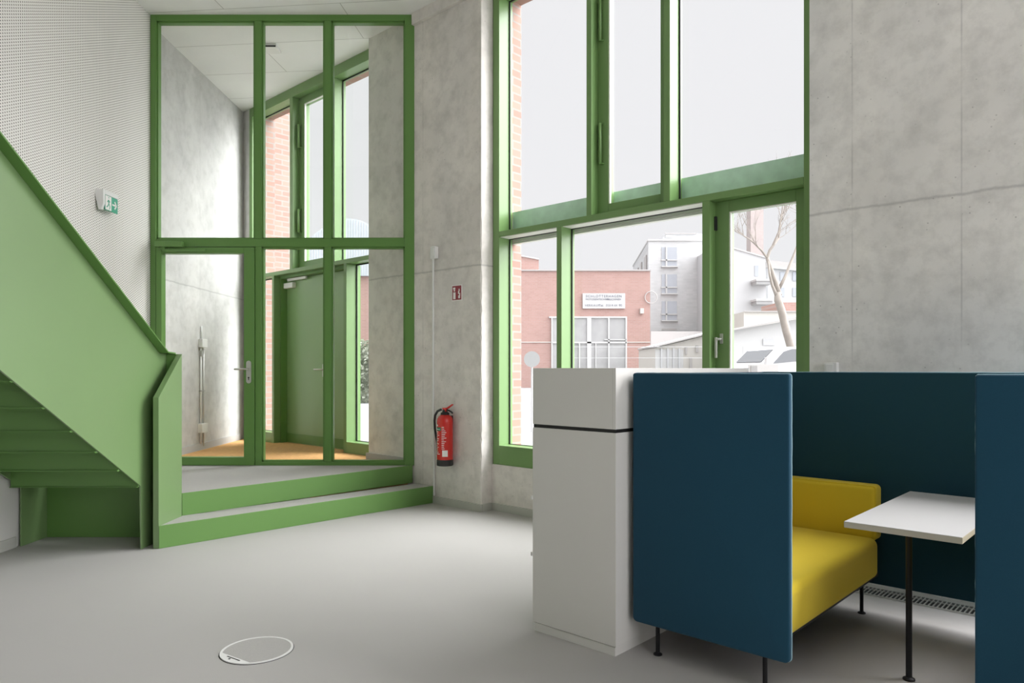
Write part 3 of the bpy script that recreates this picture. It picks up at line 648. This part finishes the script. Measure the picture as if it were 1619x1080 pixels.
# ------------------------------------------------------------------ booth
def rounded_panel(a0, a1, z0, z1, rad, n=6):
    pts = []
    rt = rad*0.45
    for cxx, cz, st, q_ in ((a1-rt, z1-rt, 0, rt), (a0+rt, z1-rt, 90, rt), (a0+rad, z0+rad, 180, rad), (a1-rad, z0+rad, 270, rad)):
        for i in range(n+1):
            a = math.radians(st+90*i/n); pts.append((cxx+q_*math.cos(a), cz+q_*math.sin(a)))
    return pts
def upholstered(parent, name, s0, s1, t0, t1, z0, z1, mat='blue', rad=0.025, seam='t', label=None):
    """felt covered panel in the s-z plane between t0 and t1, with a stitched edge"""
    pts = rounded_panel(s0, s1, z0, z1, rad)
    o = build(name, MB().ext(pts, t0, t1, 'y'), mat, parent, bevel=0.009, seg=4, label=label)
    m = MB(); tm = (t0+t1)/2+0.006; rnd = random.Random(3)
    path = []
    full = pts+[pts[0]]
    for (a, b), (c, d) in zip(full, full[1:]):
        L = math.hypot(c-a, d-b); k = max(1, int(L/0.03))
        for i in range(k):
            path.append((a+(c-a)*i/k+rnd.uniform(-0.0006, 0.0006), tm, b+(d-b)*i/k+rnd.uniform(-0.0006, 0.0006)))
    path.append(path[0]); m.tube(path, 0.0028, 6, caps=False)
    build('edge_seam', m, 'seam', o, label='pale blue stitched edge')
    return o
def side_panel(parent, name, s0, s1, t0, t1, z0, z1, mat='blue'):
    pts = rounded_panel(t0, t1, z0, z1, 0.025)
    return build(name, MB().ext(pts, s0, s1, 'x'), mat, parent, bevel=0.009, seg=4)
def leg(parent, s, t, z1, name='leg'):
    l = build(name, MB().lathe([(0.0105, 0.008), (0.0105, z1)], s, t, 16), 'black', parent, smooth=False)
    build('foot', MB().lathe([(0.022, 0.0), (0.022, 0.006), (0.012, 0.012)], s, t, 20), 'black', l)
    return l
ZB, ZT = 0.166, 1.418
def sofa(sf, sb_, label):
    """sf: front of the seat, sb_: outer back; the pair face each other across the table"""
    d = 1 if sf > sb_ else -1
    o = thing('booth_sofa', 'F', ((sf+sb_)/2, 3.8, 0), label, 'sofa')
    a, b = min(sb_, sf), max(sb_, sf)
    ef = sf+0.026*d
    upholstered(o, 'end_panel', min(sb_, ef), max(sb_, ef), 3.078, 3.115, ZB, ZT)
    side_panel(o, 'back_panel', min(sb_, sb_+0.035*d), max(sb_, sb_+0.035*d), 3.118, 4.572, ZB, ZT)
    i0 = sb_+0.037*d
    x0, x1 = min(i0, sf), max(i0, sf)
    st = build('seat', boxes((x0, x1, 3.135, 4.44, 0.245, 0.475)), 'yellow', o, bevel=0.045, seg=6, label='mustard yellow seat cushion')
    j0 = sf-0.02*d
    bx0, bx1 = min(i0, j0), max(i0, j0)
    ar = build('arm_cushion', boxes((bx0, bx1, 4.44, 4.565, 0.445, 0.765)), 'yellow', o, bevel=0.028, seg=6, label='mustard yellow bolster at the far end')
    mm = MB(); p = rounded_panel(bx0+0.004, bx1-0.004, 0.449, 0.761, 0.03)
    mm.tube([(x, 4.452, z) for x, z in p+[p[0]]], 0.0045, 8, caps=False)
    build('piping', mm, 'yellow', ar)
    k0, k1 = min(i0, i0+0.12*d), max(i0, i0+0.12*d)
    build('back_cushion', boxes((k0, k1, 3.14, 4.435, 0.477, 0.765)), 'yellow', o, bevel=0.028, seg=6, label='mustard yellow back cushion')
    for s in (sb_+0.10*d, sf-0.115*d):
        for t in (3.155, 4.505): leg(o, s, t, 0.26 if t < 4 else 0.46)
    build('seat_frame', boxes((x0+0.03, x1-0.03, 3.15, 4.52, 0.232, 0.262)), 'black', o)
    return o
sofa(-1.252, -2.022, 'high blue panelled booth sofa with a mustard seat next to the white cabinet')
sofa(-0.520, 0.260, 'high blue panelled booth sofa cut off by the right edge of the picture')
PS = thing('booth_screen', 'F', (-0.88, 4.6, 0), 'dark petrol blue fabric screen closing the far side of the booth behind the table', 'screen')
upholstered(PS, 'fabric_panel', -2.022, 0.260, 4.578, 4.613, ZB, ZT, 'blue_dark')
for s in (-1.98, 0.22): leg(PS, s, 4.5955, ZB+0.02)
TBL = thing('booth_table', 'F', (-0.89, 4.0, 0), 'small white table with a black pole leg between the two booth sofas', 'table')
ta, tb2 = -1.127, -0.657
tp = build('table_top', boxes((ta, tb2, 3.462, 4.574, 0.7105, 0.737)), 'table_edge', TBL, bevel=0.001)
build('laminate', boxes((ta+0.001, tb2-0.001, 3.463, 4.573, 0.737, 0.7385)), 'white_top', tp, label='white laminate surface')
build('leg', MB().lathe([(0.0135, 0.010), (0.0135, 0.7105)], -0.914, 3.69, 20), 'black', TBL)
build('foot', MB().lathe([(0.026, 0.0), (0.026, 0.008), (0.0135, 0.015)], -0.914, 3.69, 24), 'black', TBL)
build('wall_bracket', boxes((-1.05, -0.74, 4.50, 4.574, 0.69, 0.7105)), 'black', TBL)
# floor convector grille
FG = thing('floor_grille', 'F', (-0.5, 5.0, 0), 'long metal convector grille in the floor along the right concrete wall', 'floor grille')
g0, g1 = -1.557, 2.2
build('frame', boxes((g0, g1, 4.890, 4.902, 0.0, 0.008), (g0, g1, 5.06, 5.125, 0.0, 0.008), (g0, g0+0.02, 4.902, 5.06, 0.0, 0.008)), 'steel_matt', FG)
build('well', boxes((g0+0.02, g1, 4.902, 5.06, 0.0002, 0.0012)), 'blackgap', FG)
m = MB(); s = g0+0.02
while s < g1:
    m.box(s, s+0.006, 4.902, 5.06, 0.0015, 0.0075); s += 0.0235
m.box(g0+0.02, g1, 5.012, 5.022, 0.0015, 0.0072)
build('bars', m, 'steel_matt', FG)
# ------------------------------------------------------------------ outside
GZ = -0.15
struct('ground', MB().poly([tuple(P(-45, 5.64))[:2], tuple(P(40, 5.64))[:2], (120, 20), (120, 160), (-120, 160), (-120, 60)], GZ-0.3, GZ), 'paving')
def E(x, Y): return fx(x, Y)
# brick workshop
Y = 60.0
FB = thing('brick_workshop', 'W', (E(920, Y), Y, GZ), 'haze-paled red brick workshop with a white name board across the street', 'building')
build('wall', boxes((E(640, Y), E(1028, Y), Y, Y+14, GZ, fz(428.5, Y))), 'brick_far', FB)
build('parapet', boxes((E(640, Y)-.1, E(1029, Y), Y-0.12, Y+14, fz(428.5, Y), fz(426.5, Y))), 'farroof', FB)
build('roof_house', MB().ext([(E(760, Y), fz(428, Y)), (E(760, Y), fz(390, Y)), (E(824, Y), fz(402.5, Y)), (E(852.5, Y), fz(408, Y)), (E(852.5, Y), fz(428, Y))], Y+1, Y+9, 'y'), 'brick_far', FB)
build('roof_edge', MB().ext([(E(760, Y), fz(390, Y)), (E(824, Y), fz(402.5, Y)), (E(853, Y), fz(408, Y)), (E(853, Y), fz(406, Y)), (E(824, Y), fz(400.5, Y)), (E(760, Y), fz(388, Y))], Y+0.9, Y+9, 'y'), 'farwhite', FB)
wp = build('glazing', boxes((E(873, Y), E(990, Y), Y-0.05, Y+0.05, GZ, fz(503, Y))), 'farpane_grey', FB, label='grey workshop glazing')
m = boxes((E(871.5, Y), E(873.5, Y), Y-0.15, Y, GZ, fz(503, Y)), (E(928, Y), E(934.5, Y), Y-0.15, Y, GZ, fz(503, Y)), (E(961, Y), E(963.5, Y), Y-0.15, Y, GZ, fz(503, Y)), (E(988.5, Y), E(991, Y), Y-0.15, Y, GZ, fz(503, Y)),
          (E(873, Y), E(990, Y), Y-0.15, Y, fz(543, Y), fz(540.5, Y)), (E(955, Y), E(990, Y), Y-0.15, Y, fz(538, Y), fz(536.5, Y)), (E(915, Y), E(917, Y), Y-0.15, Y, GZ, fz(543, Y)), (E(941, Y), E(942.5, Y), Y-0.15, Y, GZ, fz(543, Y)), (E(868, Y), E(991, Y), Y-0.15, Y, fz(503, Y), fz(500.5, Y)))
build('glazing_bars', m, 'farwhite', wp)
build('string_course', boxes((E(640, Y), E(1028, Y), Y-0.06, Y, fz(541.8, Y), fz(540.6, Y))), 'farbeige', FB)
sg_ = build('name_board', boxes((E(921, Y), E(988, Y), Y-0.15, Y-0.02, fz(488, Y), fz(464, Y))), 'farwhite', FB, label='white name board with grey lettering')
def T(body, x, y, h, parent=sg_, sp=1.0):
    return text_on('lettering', body, h, 'ink', parent, (E(x, Y), Y-0.17, fz(y, Y)), (PI/2, 0, 0), ext=0.004, space=sp)
T('SCHLOTTERHAGEN', 954.3, 468.8, 0.29, sp=1.22); T('MOTORENTECHNIK', 944.5, 473.7, 0.21, sp=1.05); T('MASCHINEN', 970, 473.7, 0.21, sp=1.05)
T('VERKAUF', 936, 483.2, 0.24, sp=1.3); T('Tel.', 950.5, 483.2, 0.26); T('0', 959, 483.2, 0.26); T('314', 965, 483.2, 0.26, sp=1.1); T('44', 973, 483.2, 0.26, sp=1.1); T('90', 980.5, 483.2, 0.26, sp=1.1)
build('wall_lamp', boxes((E(1011.5, Y), E(1017, Y), Y-0.3, Y, fz(496, Y), fz(488, Y))), 'farbeige', FB)
m = MB(); cR = 0.50; c = (E(1027, Y)+0.1, Y-0.1, fz(470.5, Y))
m.tube([(c[0]+cR*math.cos(a), c[1], c[2]+cR*math.sin(a)) for a in [2*PI*i/24 for i in range(25)]], 0.035, 6, caps=False)
build('round_bracket', m, 'farroof', FB)
# grey apartment house
Y = 80.0
AP = thing('apartment_house', 'W', (E(1070, Y), Y, GZ), 'pale grey brick apartment house behind the workshop', 'building')
wl = [(E(1025, Y), Y), (E(1128, Y), Y), (E(1128, Y), Y+22), (E(1001, 100.0), 100.0)]
build('wall', MB().poly(wl, GZ, fz(381, Y)), 'greybrick', AP)
wl2 = [(E(1024, Y), Y-0.15), (E(1128, Y), Y-0.15), (E(1128, Y), Y+22), (E(1000, 100.0), 100.1)]
build('cornice', MB().poly(wl2, fz(381, Y), fz(378.6, Y)), 'farwhite', AP)
build('penthouse', MB().ext([(E(1053, Y), fz(378.6, Y)), (E(1060, Y), fz(362, Y)), (E(1105, Y), fz(360.5, Y)), (E(1125, Y), fz(362, Y)), (E(1125, Y), fz(378.6, Y))], Y+3, Y+10, 'y'), 'fargrey', AP)
build('penthouse_ridge', boxes((E(1060, Y), E(1112, Y), Y+2.8, Y+2.95, fz(362.2, Y), fz(361, Y))), 'farroof', AP)
build('penthouse_rail', boxes((E(1061, Y), E(1073, Y), Y+2.9, Y+3, fz(368, Y), fz(363.5, Y)), (E(1054, Y), E(1112, Y), Y+2.85, Y+2.95, fz(377.5, Y), fz(376, Y))), 'farwhite', AP)
for y1, y0 in ((391, 421), (434, 464), (476.5, 506.5)):
    w = build('window', boxes((E(1046, Y), E(1070, Y), Y-0.05, Y+0.02, fz(y0, Y), fz(y1, Y))), 'farpane', AP)
    build('window_bars', boxes((E(1052, Y), E(1054.3, Y), Y-0.18, Y-0.05, fz(y0, Y), fz(y1, Y)), (E(1045, Y), E(1071, Y), Y-0.18, Y-0.05, fz(y0-8.5, Y), fz(y0-10.3, Y)), (E(1045, Y), E(1071.5, Y), Y-0.3, Y, fz(y0+1.8, Y), fz(y0, Y))), 'farwhite', w)
build('window', boxes((E(1046, Y), E(1070, Y), Y-0.05, Y+0.02, fz(522, Y), fz(519.5, Y))), 'farroof', AP)
for xa, xb in ((1019.5, 1023), (1013, 1015.5), (1008, 1009.8)):
    # narrow openings on the receding flank
    def fl_(x):
        ka = (E(1025, Y), Y); kb = (E(1001, 100.0), 100.0); rx = (x-CX)/FPX
        u_ = (ka[0]-rx*ka[1])/((ka[0]-rx*ka[1])-(kb[0]-rx*kb[1]))
        return (ka[0]+(kb[0]-ka[0])*u_, ka[1]+(kb[1]-ka[1])*u_)
    pa, pb = fl_(xb), fl_(xa)
    build('window', MB().poly([pa, pb, (pb[0]-0.12, pb[1]-0.05), (pa[0]-0.12, pa[1]-0.05)], fz(470, Y), fz(400, Y)), 'farroof', AP)
# pale house with balconies, right
Y = 72.0
BH = thing('balcony_house', 'W', (E(1200, Y), Y, GZ), 'hazy pale grey house with balconies behind the bare tree', 'building')
build('wall', MB().ext([(E(1135, Y), GZ), (E(1135, Y), fz(388, Y)), (E(1155, Y), fz(392, Y)), (E(1210, Y), fz(408.5, Y)), (E(1214, Y), GZ)], Y, Y+12, 'y'), 'fargrey', BH)
build('roof_edge', MB().ext([(E(1135, Y), fz(388, Y)), (E(1155, Y), fz(392, Y)), (E(1211, Y), fz(408.5, Y)), (E(1211, Y), fz(406.3, Y)), (E(1155, Y), fz(390, Y)), (E(1135, Y), fz(386, Y))], Y-0.1, Y+12, 'y'), 'farwhite', BH)
for yb in (447, 478):
    build('balcony', boxes((E(1187, Y), E(1213, Y), Y-1.6, Y, fz(yb, Y), fz(yb-3, Y))), 'farwhite', BH)
    build('balcony_soffit', boxes((E(1188, Y), E(1213, Y), Y-1.5, Y, fz(yb+5, Y), fz(yb, Y))), 'farpane_grey', BH)
build('window', boxes((E(1193, Y), E(1199, Y), Y-0.05, Y, fz(437, Y), fz(420, Y))), 'farpane', BH)
Y = 90.0
LH = thing('long_house', 'W', (E(1245, Y), Y, GZ), 'pale long house with a grey roof at the far right of the glazed door', 'building')
build('wall', boxes((E(1214, Y), E(1330, Y), Y, Y+10, GZ, fz(423, Y))), 'fargrey', LH)
build('roof', MB().ext([(E(1213, Y), fz(423, Y)), (E(1216, Y), fz(412, Y)), (E(1330, Y), fz(424, Y)), (E(1330, Y), fz(430, Y)), (E(1240, Y), fz(424, Y))], Y-0.2, Y+10, 'y'), 'farroof', LH)
build('gutter', MB().ext([(E(1213, Y), fz(421, Y)), (E(1330, Y), fz(433, Y)), (E(1330, Y), fz(436, Y)), (E(1213, Y), fz(424, Y))], Y-0.4, Y-0.2, 'y'), 'farwhite', LH)
for xw in (1233, 1253, 1275):
    for yw in (430, 455): build('window', boxes((E(xw, Y), E(xw+7, Y), Y-0.1, Y, fz(yw+14, Y), fz(yw, Y))), 'farpane', LH)
# chimney
Y = 110.0
CH = thing('factory_chimney', 'W', (E(1197, Y), Y, GZ), 'tall square pale brick chimney behind the tree branches', 'chimney')
build('shaft', MB().poly([(E(1187, Y), Y), (E(1207, Y), Y), (E(1207, Y), Y+2), (E(1187, Y), Y+2)], GZ, fz(300, Y)), 'chimney', CH)
build('cap', boxes((E(1186, Y), E(1208, Y), Y-0.1, Y+2.1, fz(300, Y), fz(297, Y))), 'farroof', CH)
# low sheds
Y = 46.0
SH = thing('gabled_shed', 'W', (E(1085, Y), Y, GZ), 'low beige shed with a shallow sloping roof beside the workshop', 'shed')
build('wall', MB().ext([(E(1036, Y), GZ), (E(1036, Y), fz(550, Y)), (E(1112, Y), fz(531.5, Y)), (E(1150, Y), fz(522, Y)), (E(1150, Y), GZ)], Y, Y+6, 'y'), 'farbeige', SH)
build('roof', MB().ext([(E(1034, Y), fz(549.5, Y)), (E(1150, Y), fz(521, Y)), (E(1150, Y), fz(518.6, Y)), (E(1034, Y), fz(547, Y))], Y-0.3, Y+6, 'y'), 'farroof', SH)
build('white_front', boxes((E(1036, Y), E(1080, Y), Y-0.06, Y, GZ, fz(553, Y))), 'farwhite', SH)
build('window', boxes((E(1083, Y), E(1086, Y), Y-0.08, Y, fz(560, Y), fz(549, Y))), 'farroof', SH)
build('window', boxes((E(1100, Y), E(1104, Y), Y-0.08, Y, fz(557, Y), fz(546, Y))), 'farroof', SH)
build('side_door', boxes((E(1090, Y), E(1094, Y), Y-0.08, Y, GZ, fz(565, Y))), 'farroof', SH)
m = MB()
for xw in (1044, 1054, 1063, 1072): m.box(E(xw, Y), E(xw+2.5, Y), Y-0.15, Y-0.06, GZ, fz(551, Y))
build('posts', m, 'fargrey', SH)
Y = 74.0
WG = thing('white_garage', 'W', (E(1060, Y), Y, GZ), 'long white flat roofed building behind the gabled shed', 'building')
build('wall', boxes((E(1029, Y), E(1122, Y), Y, Y+4, GZ, fz(524, Y))), 'farwhite', WG)
Y = 40.0
WS = thing('white_hall', 'W', (E(1200, Y), Y, GZ), 'white hall with a slanting roof edge behind the parked van', 'building')
build('wall', MB().ext([(E(1148, Y), GZ), (E(1148, Y), fz(524, Y)), (E(1259, Y), fz(505, Y)), (E(1340, Y), fz(491, Y)), (E(1340, Y), GZ)], Y, Y+5, 'y'), 'farwhite', WS)
build('roof_edge', MB().ext([(E(1146, Y), fz(525, Y)), (E(1340, Y), fz(488, Y)), (E(1340, Y), fz(486, Y)), (E(1146, Y), fz(522.5, Y))], Y-0.4, Y+5, 'y'), 'farroof', WS)
build('window', boxes((E(1206, Y), E(1224, Y), Y-0.05, Y, fz(546, Y), fz(536, Y))), 'fargrey', WS)
Y = 50.0
BW = thing('beige_house', 'W', (E(1230, Y), Y, GZ), 'pale beige flat building with a red strip above the white hall', 'building')
build('wall', boxes((E(1176, Y), E(1345, Y), Y, Y+5, GZ, fz(493, Y))), 'farbeige', BW)
build('red_strip', boxes((E(1235, Y), E(1345, Y), Y+0.5, Y+4, fz(493, Y), fz(477, Y))), 'brick_far', BW)
build('roof_edge', boxes((E(1176, Y), E(1345, Y), Y-0.1, Y, fz(493.5, Y), fz(491.8, Y))), 'farroof', BW)
# curved roof hall seen from the vestibule
Y = 62.0
HL = thing('arched_hall', 'W', (E(560, Y), Y, GZ), 'brick hall with a grey arched roof beyond the vestibule window', 'building')
build('wall', boxes((E(470, Y), E(636, Y), Y, Y+20, GZ, fz(437, Y))), 'brick_far', HL)
arc = [(E(470, Y), fz(437, Y))]+[(E(470+166*i/16, Y), fz(437-28-62*math.sin(PI*(i+0.8)/17.6), Y)) for i in range(17)]+[(E(636, Y), fz(437, Y))]
build('roof', MB().ext(arc, Y-0.4, Y+20, 'y'), 'farblue', HL)
m = MB()
for i in range(1, 40):
    x = E(470+166*i/40, Y); k = i/40*16; z1 = fz(437-28-62*math.sin(PI*(k+0.8)/17.6), Y)-0.1
    m.box(x-0.02, x+0.02, Y-0.44, Y-0.40, fz(437, Y), z1)
build('roof_ribs', m, 'fargrey', HL)
# hedge (leaf clumps) seen through the narrow vestibule pane
Y = 33.0
rnd = random.Random(11); m = MB()
for i in range(5200):
    x = rnd.uniform(E(520, Y), E(650, Y)); y = Y+rnd.uniform(0, 1.2); z = GZ+rnd.random()**0.85*(fz(534+14*rnd.random(), Y)-GZ)
    a = rnd.uniform(0, PI*2); b = rnd.uniform(-1, 1); s_ = rnd.uniform(0.07, 0.15)
    d1 = Vector((math.cos(a), math.sin(a), b)).normalized()*s_; d2 = d1.cross(Vector((b, 0.3, 1))).normalized()*s_*0.6
    c_ = Vector((x, y, z)); vs_ = [m.bm.verts.new(c_+q) for q in (d1, d2, -d1, -d2)]; m.bm.faces.new(vs_)
m.box(E(518, Y), E(652, Y), Y+0.5, Y+1.0, GZ, fz(552, Y))
tag(build('hedge', m, 'leaf', None, 'W', (E(585, Y), Y, GZ)), 'loose grey green hedge beyond the vestibule window', 'hedge')
# wire fence
FN = thing('wire_fence', 'W', (E(1180, 24), 24, GZ), 'thin wire mesh fence with slim posts in front of the sheds', 'fence')
for xw in (1175, 1262):
    build('post', MB().tube([(E(xw, 24), 24, GZ), (E(xw, 24), 24, fz(547.5, 24))], 0.012, 8), 'fargrey', FN)
m = MB()
for yy in (548.5, 566, 584): m.tube([(E(880, 24), 24, fz(yy, 24)), (E(1300, 24), 24, fz(yy, 24))], 0.007, 5)
build('wire', m, 'fargrey', FN)
# grey disc standing in for a reflection in the glass; pole added
TS = thing('reflection_disc', 'W', (E(841, 18), 18, GZ), 'round grey disc standing in for a reflection in front of the brick workshop', 'reflection')
build('disc', MB().tube([(E(841, 18), 18.0, fz(568, 18)), (E(841, 18), 18.02, fz(568, 18))], 0.20, 28), 'reflection_grey', TS)
build('pole', MB().tube([(E(841, 18), 18.05, GZ), (E(841, 18), 18.05, fz(560, 18))], 0.025, 10), 'fargrey', TS)
# bare tree
Yt = 21.0
TR = thing('bare_tree', 'W', (E(1268, Yt), Yt, GZ), 'leafless pale barked tree leaning left outside the glazed door', 'tree')
def q(x, y, dy=0.0): return Vector((fx(x, Yt)+0.0, Yt+dy, fz(y, Yt)))
tr = MB()
tr.tube([Vector((q(1268, 600).x, Yt, GZ)), q(1262, 590), q(1254, 560), q(1243, 522), q(1236, 492), q(1230, 475), q(1230, 462)], [0.15, 0.14, 0.125, 0.115, 0.11, 0.11, 0.095], 12)
tr.tube([q(1232, 468), q(1226, 445), q(1219, 425), q(1213, 408)], [0.085, 0.07, 0.058, 0.052], 10)
tr.tube([q(1229, 470), q(1219, 452, -.1), q(1215, 435, -.1), q(1214, 408, 0)], [0.06, 0.04, 0.035, 0.032], 8)
tr.tube([q(1232, 456), q(1243, 438, .1), q(1254, 415, .2), q(1264, 394, .3), q(1275, 370, .4)], [0.048, 0.045, 0.04, 0.034, 0.03], 8)
build('trunk', tr, 'bark', TR, smooth=True)
br = MB(); rb = random.Random(21)
def branch(p, d, L, r, depth):
    n = 5; pts = [p]; d = d.normalized(); dd = d.copy()
    for i in range(n):
        dd = (dd+Vector((rb.uniform(-.16, .16), rb.uniform(-.2, .2), rb.uniform(-.05, .16)))).normalized(); pts.append(pts[-1]+dd*L/n)
    br.tube(pts, [r*(1-0.75*i/n) for i in range(n+1)], 6 if depth < 2 else 4)
    if depth >= 3: return
    for i in range(2, n+1):
        for _ in range(1 if depth else 2):
            nd = (dd+Vector((rb.uniform(-.9, .9), rb.uniform(-.8, .8), rb.uniform(-.3, .7)))).normalized()
            branch(pts[i], nd, L*rb.uniform(.4, .62), r*(1-0.75*i/n)*0.62+0.003, depth+1)
def limb(pts, rr):
    br.tube(pts, rr, 8)
l1 = [q(1213, 408), q(1204, 396), q(1195, 387), q(1183, 379, -.1), q(1171, 374, -.2), q(1161, 371, -.3)]
limb(l1, [0.036, 0.030, 0.026, 0.020, 0.014, 0.010])
l2 = [q(1213, 408), q(1217, 396), q(1224, 386), q(1233, 376, .1), q(1236, 352, .1), q(1243, 327, .1), q(1245, 300, .1)]
limb(l2, [0.045, 0.042, 0.038, 0.030, 0.022, 0.020, 0.014])
l3 = [q(1222, 388), q(1229, 368, -.1), q(1233, 345, -.1), q(1236, 326, -.1), q(1238, 300, -.1)]
limb(l3, [0.034, 0.026, 0.022, 0.018, 0.012])
for pts, k in ((l1, 1), (l2, 3), (l3, 1)):
    for i in range(k, len(pts)):
        for _ in range(2):
            d = (pts[i]-pts[i-1]).normalized()+Vector((rb.uniform(-.9, .9), rb.uniform(-.6, .6), rb.uniform(-.1, .8)))
            branch(pts[i], d, rb.uniform(.5, .95), 0.011, 1)
for st_, dr in ((q(1264, 394, .3), Vector((.3, .1, 1))), (q(1275, 370, .4), Vector((.2, .2, 1)))): branch(st_, dr, 1.3, 0.02, 1)
build('branches', br, 'bark', TR)
# parked van
Yv = 15.0
VN = thing('white_van', 'W', (E(1260, Yv), Yv, GZ), 'white van parked outside with its sloping windscreen above the booth', 'van')
def v(x, y): return (fx(x, Yv), fz(y, Yv))
body = [v(1180, 640), v(1178, 600), v(1182, 586), v(1192, 576.5), v(1206, 573.5), v(1226, 552.5), v(1240, 549), v(1300, 546), v(1420, 546), v(1424, 640)]
build('body', MB().ext(body, Yv, Yv+1.9, 'y'), 'vanpaint', VN, bevel=0.03, seg=3)
build('side_window', MB().ext([v(1222, 575), v(1239, 556), v(1252, 552), v(1262, 552), v(1262, 571)], Yv-0.012, Yv+0.01, 'y'), 'vanglass', VN)
build('windscreen', MB().ext([v(1207.5, 572), v(1226, 553.5), v(1225, 552.2), v(1205.5, 572)], Yv+0.12, Yv+1.78, 'y'), 'vanglass', VN)
build('mirror', boxes((v(1208, 0)[0], v(1214, 0)[0], Yv-0.16, Yv-0.02, fz(578, Yv), fz(565, Yv))), 'vanpaint', VN, bevel=0.01)
build('headlamp', boxes((v(1181, 0)[0], v(1190, 0)[0], Yv-0.01, Yv+0.2, fz(592, Yv), fz(582, Yv))), 'vanglass', VN)
for xw in (1204, 1375):
    cxw, cz = v(xw, 0)[0], GZ+0.33
    wh = build('wheel', MB().tube([(cxw, Yv-0.02, cz), (cxw, Yv+0.22, cz)], 0.33, 28), 'rubber', VN)
    build('hub', MB().tube([(cxw, Yv-0.03, cz), (cxw, Yv-0.02, cz)], 0.19, 20), 'steel_matt', wh)
# parking sign board at the van
PB = thing('notice_board', 'W', (E(1191, 9.5), 9.5, GZ), 'small white notice with a dark grey square in front of the van', 'notice')
build('board', boxes((E(1184, 9.5), E(1231, 9.5), 9.5, 9.52, fz(592, 9.5), fz(576, 9.5))), 'farwhite', PB)
build('grey_square', boxes((E(1187, 9.5), E(1197, 9.5), 9.49, 9.5, fz(590, 9.5), fz(578.5, 9.5))), 'farpane_grey', PB)
build('leg', MB().tube([(E(1187, 9.5), 9.53, GZ), (E(1187, 9.5), 9.53, fz(580, 9.5))], 0.012, 8), 'fargrey', PB)
build('leg', MB().tube([(E(1228, 9.5), 9.53, GZ), (E(1228, 9.5), 9.53, fz(580, 9.5))], 0.012, 8), 'fargrey', PB)
# ------------------------------------------------------------------ overcast sky
w = bpy.data.worlds.new('overcast_sky'); S.world = w; w.use_nodes = True; t = w.node_tree; bg = t.nodes['Background']
tc = t.nodes.new('ShaderNodeTexCoord'); sp_ = t.nodes.new('ShaderNodeSeparateXYZ'); lk(t, tc.outputs['Generated'], sp_.inputs[0])
def lobe(az, el, lo, gain):
    # az: degrees to the right of the view axis
    a, e = math.radians(az), math.radians(el)
    dt = t.nodes.new('ShaderNodeVectorMath'); dt.operation = 'DOT_PRODUCT'; lk(t, tc.outputs['Generated'], dt.inputs[0])
    dt.inputs[1].default_value = (math.sin(a)*math.cos(e), math.cos(a)*math.cos(e), math.sin(e))
    v_ = mth(t, 'MAXIMUM', mth(t, 'DIVIDE', mth(t, 'SUBTRACT', dt.outputs['Value'], lo), 1-lo), 0.0)
    return mth(t, 'MULTIPLY', mth(t, 'SMOOTH_MIN', v_, 1.0, 0.0), gain)
zz = mth(t, 'MINIMUM', mth(t, 'MAXIMUM', mth(t, 'DIVIDE', mth(t, 'SUBTRACT', sp_.outputs['Z'], 0.50), 0.4), 0.0), 1.0)
tot = mth(t, 'ADD', 0.93, mth(t, 'MULTIPLY', zz, 3.0))
tot = mth(t, 'ADD', tot, lobe(80, 45, 0.80, 13.0))      # bright sky patch added out of view to light the room
tot = mth(t, 'ADD', tot, lobe(76, 22, 0.68, 5.0))  # low glow added out of view, for the stringer and perforated wall
tot = mth(t, 'ADD', tot, lobe(133, 20, 0.50, 3.5))  # glow added right and behind the camera, for faces turned this way
bg.inputs['Color'].default_value = (0.99, 0.970, 1.015, 1); lk(t, tot, bg.inputs['Strength'])
# ------------------------------------------------------------------ camera
cam = bpy.data.cameras.new('camera'); co = bpy.data.objects.new('camera', cam); C.objects.link(co); S.camera = co
cam.sensor_fit = 'HORIZONTAL'; cam.sensor_width = 36; cam.lens = FPX/1619*36
cam.shift_x = 0.0; cam.shift_y = (HOR-540)/1619
co.location = (0, 0, EYE); co.rotation_euler = (PI/2, 0, 0); cam.clip_start = 0.05; cam.clip_end = 500
S.view_settings.view_transform = 'Standard'; S.view_settings.look = 'None'; S.view_settings.gamma = 1.0; S.view_settings.use_curve_mapping = False
S.view_settings.exposure = 0.0
S.cycles.use_denoising = True; S.cycles.max_bounces = 10; S.cycles.diffuse_bounces = 6; S.cycles.transparent_max_bounces = 16
S.cycles.sample_clamp_indirect = 12
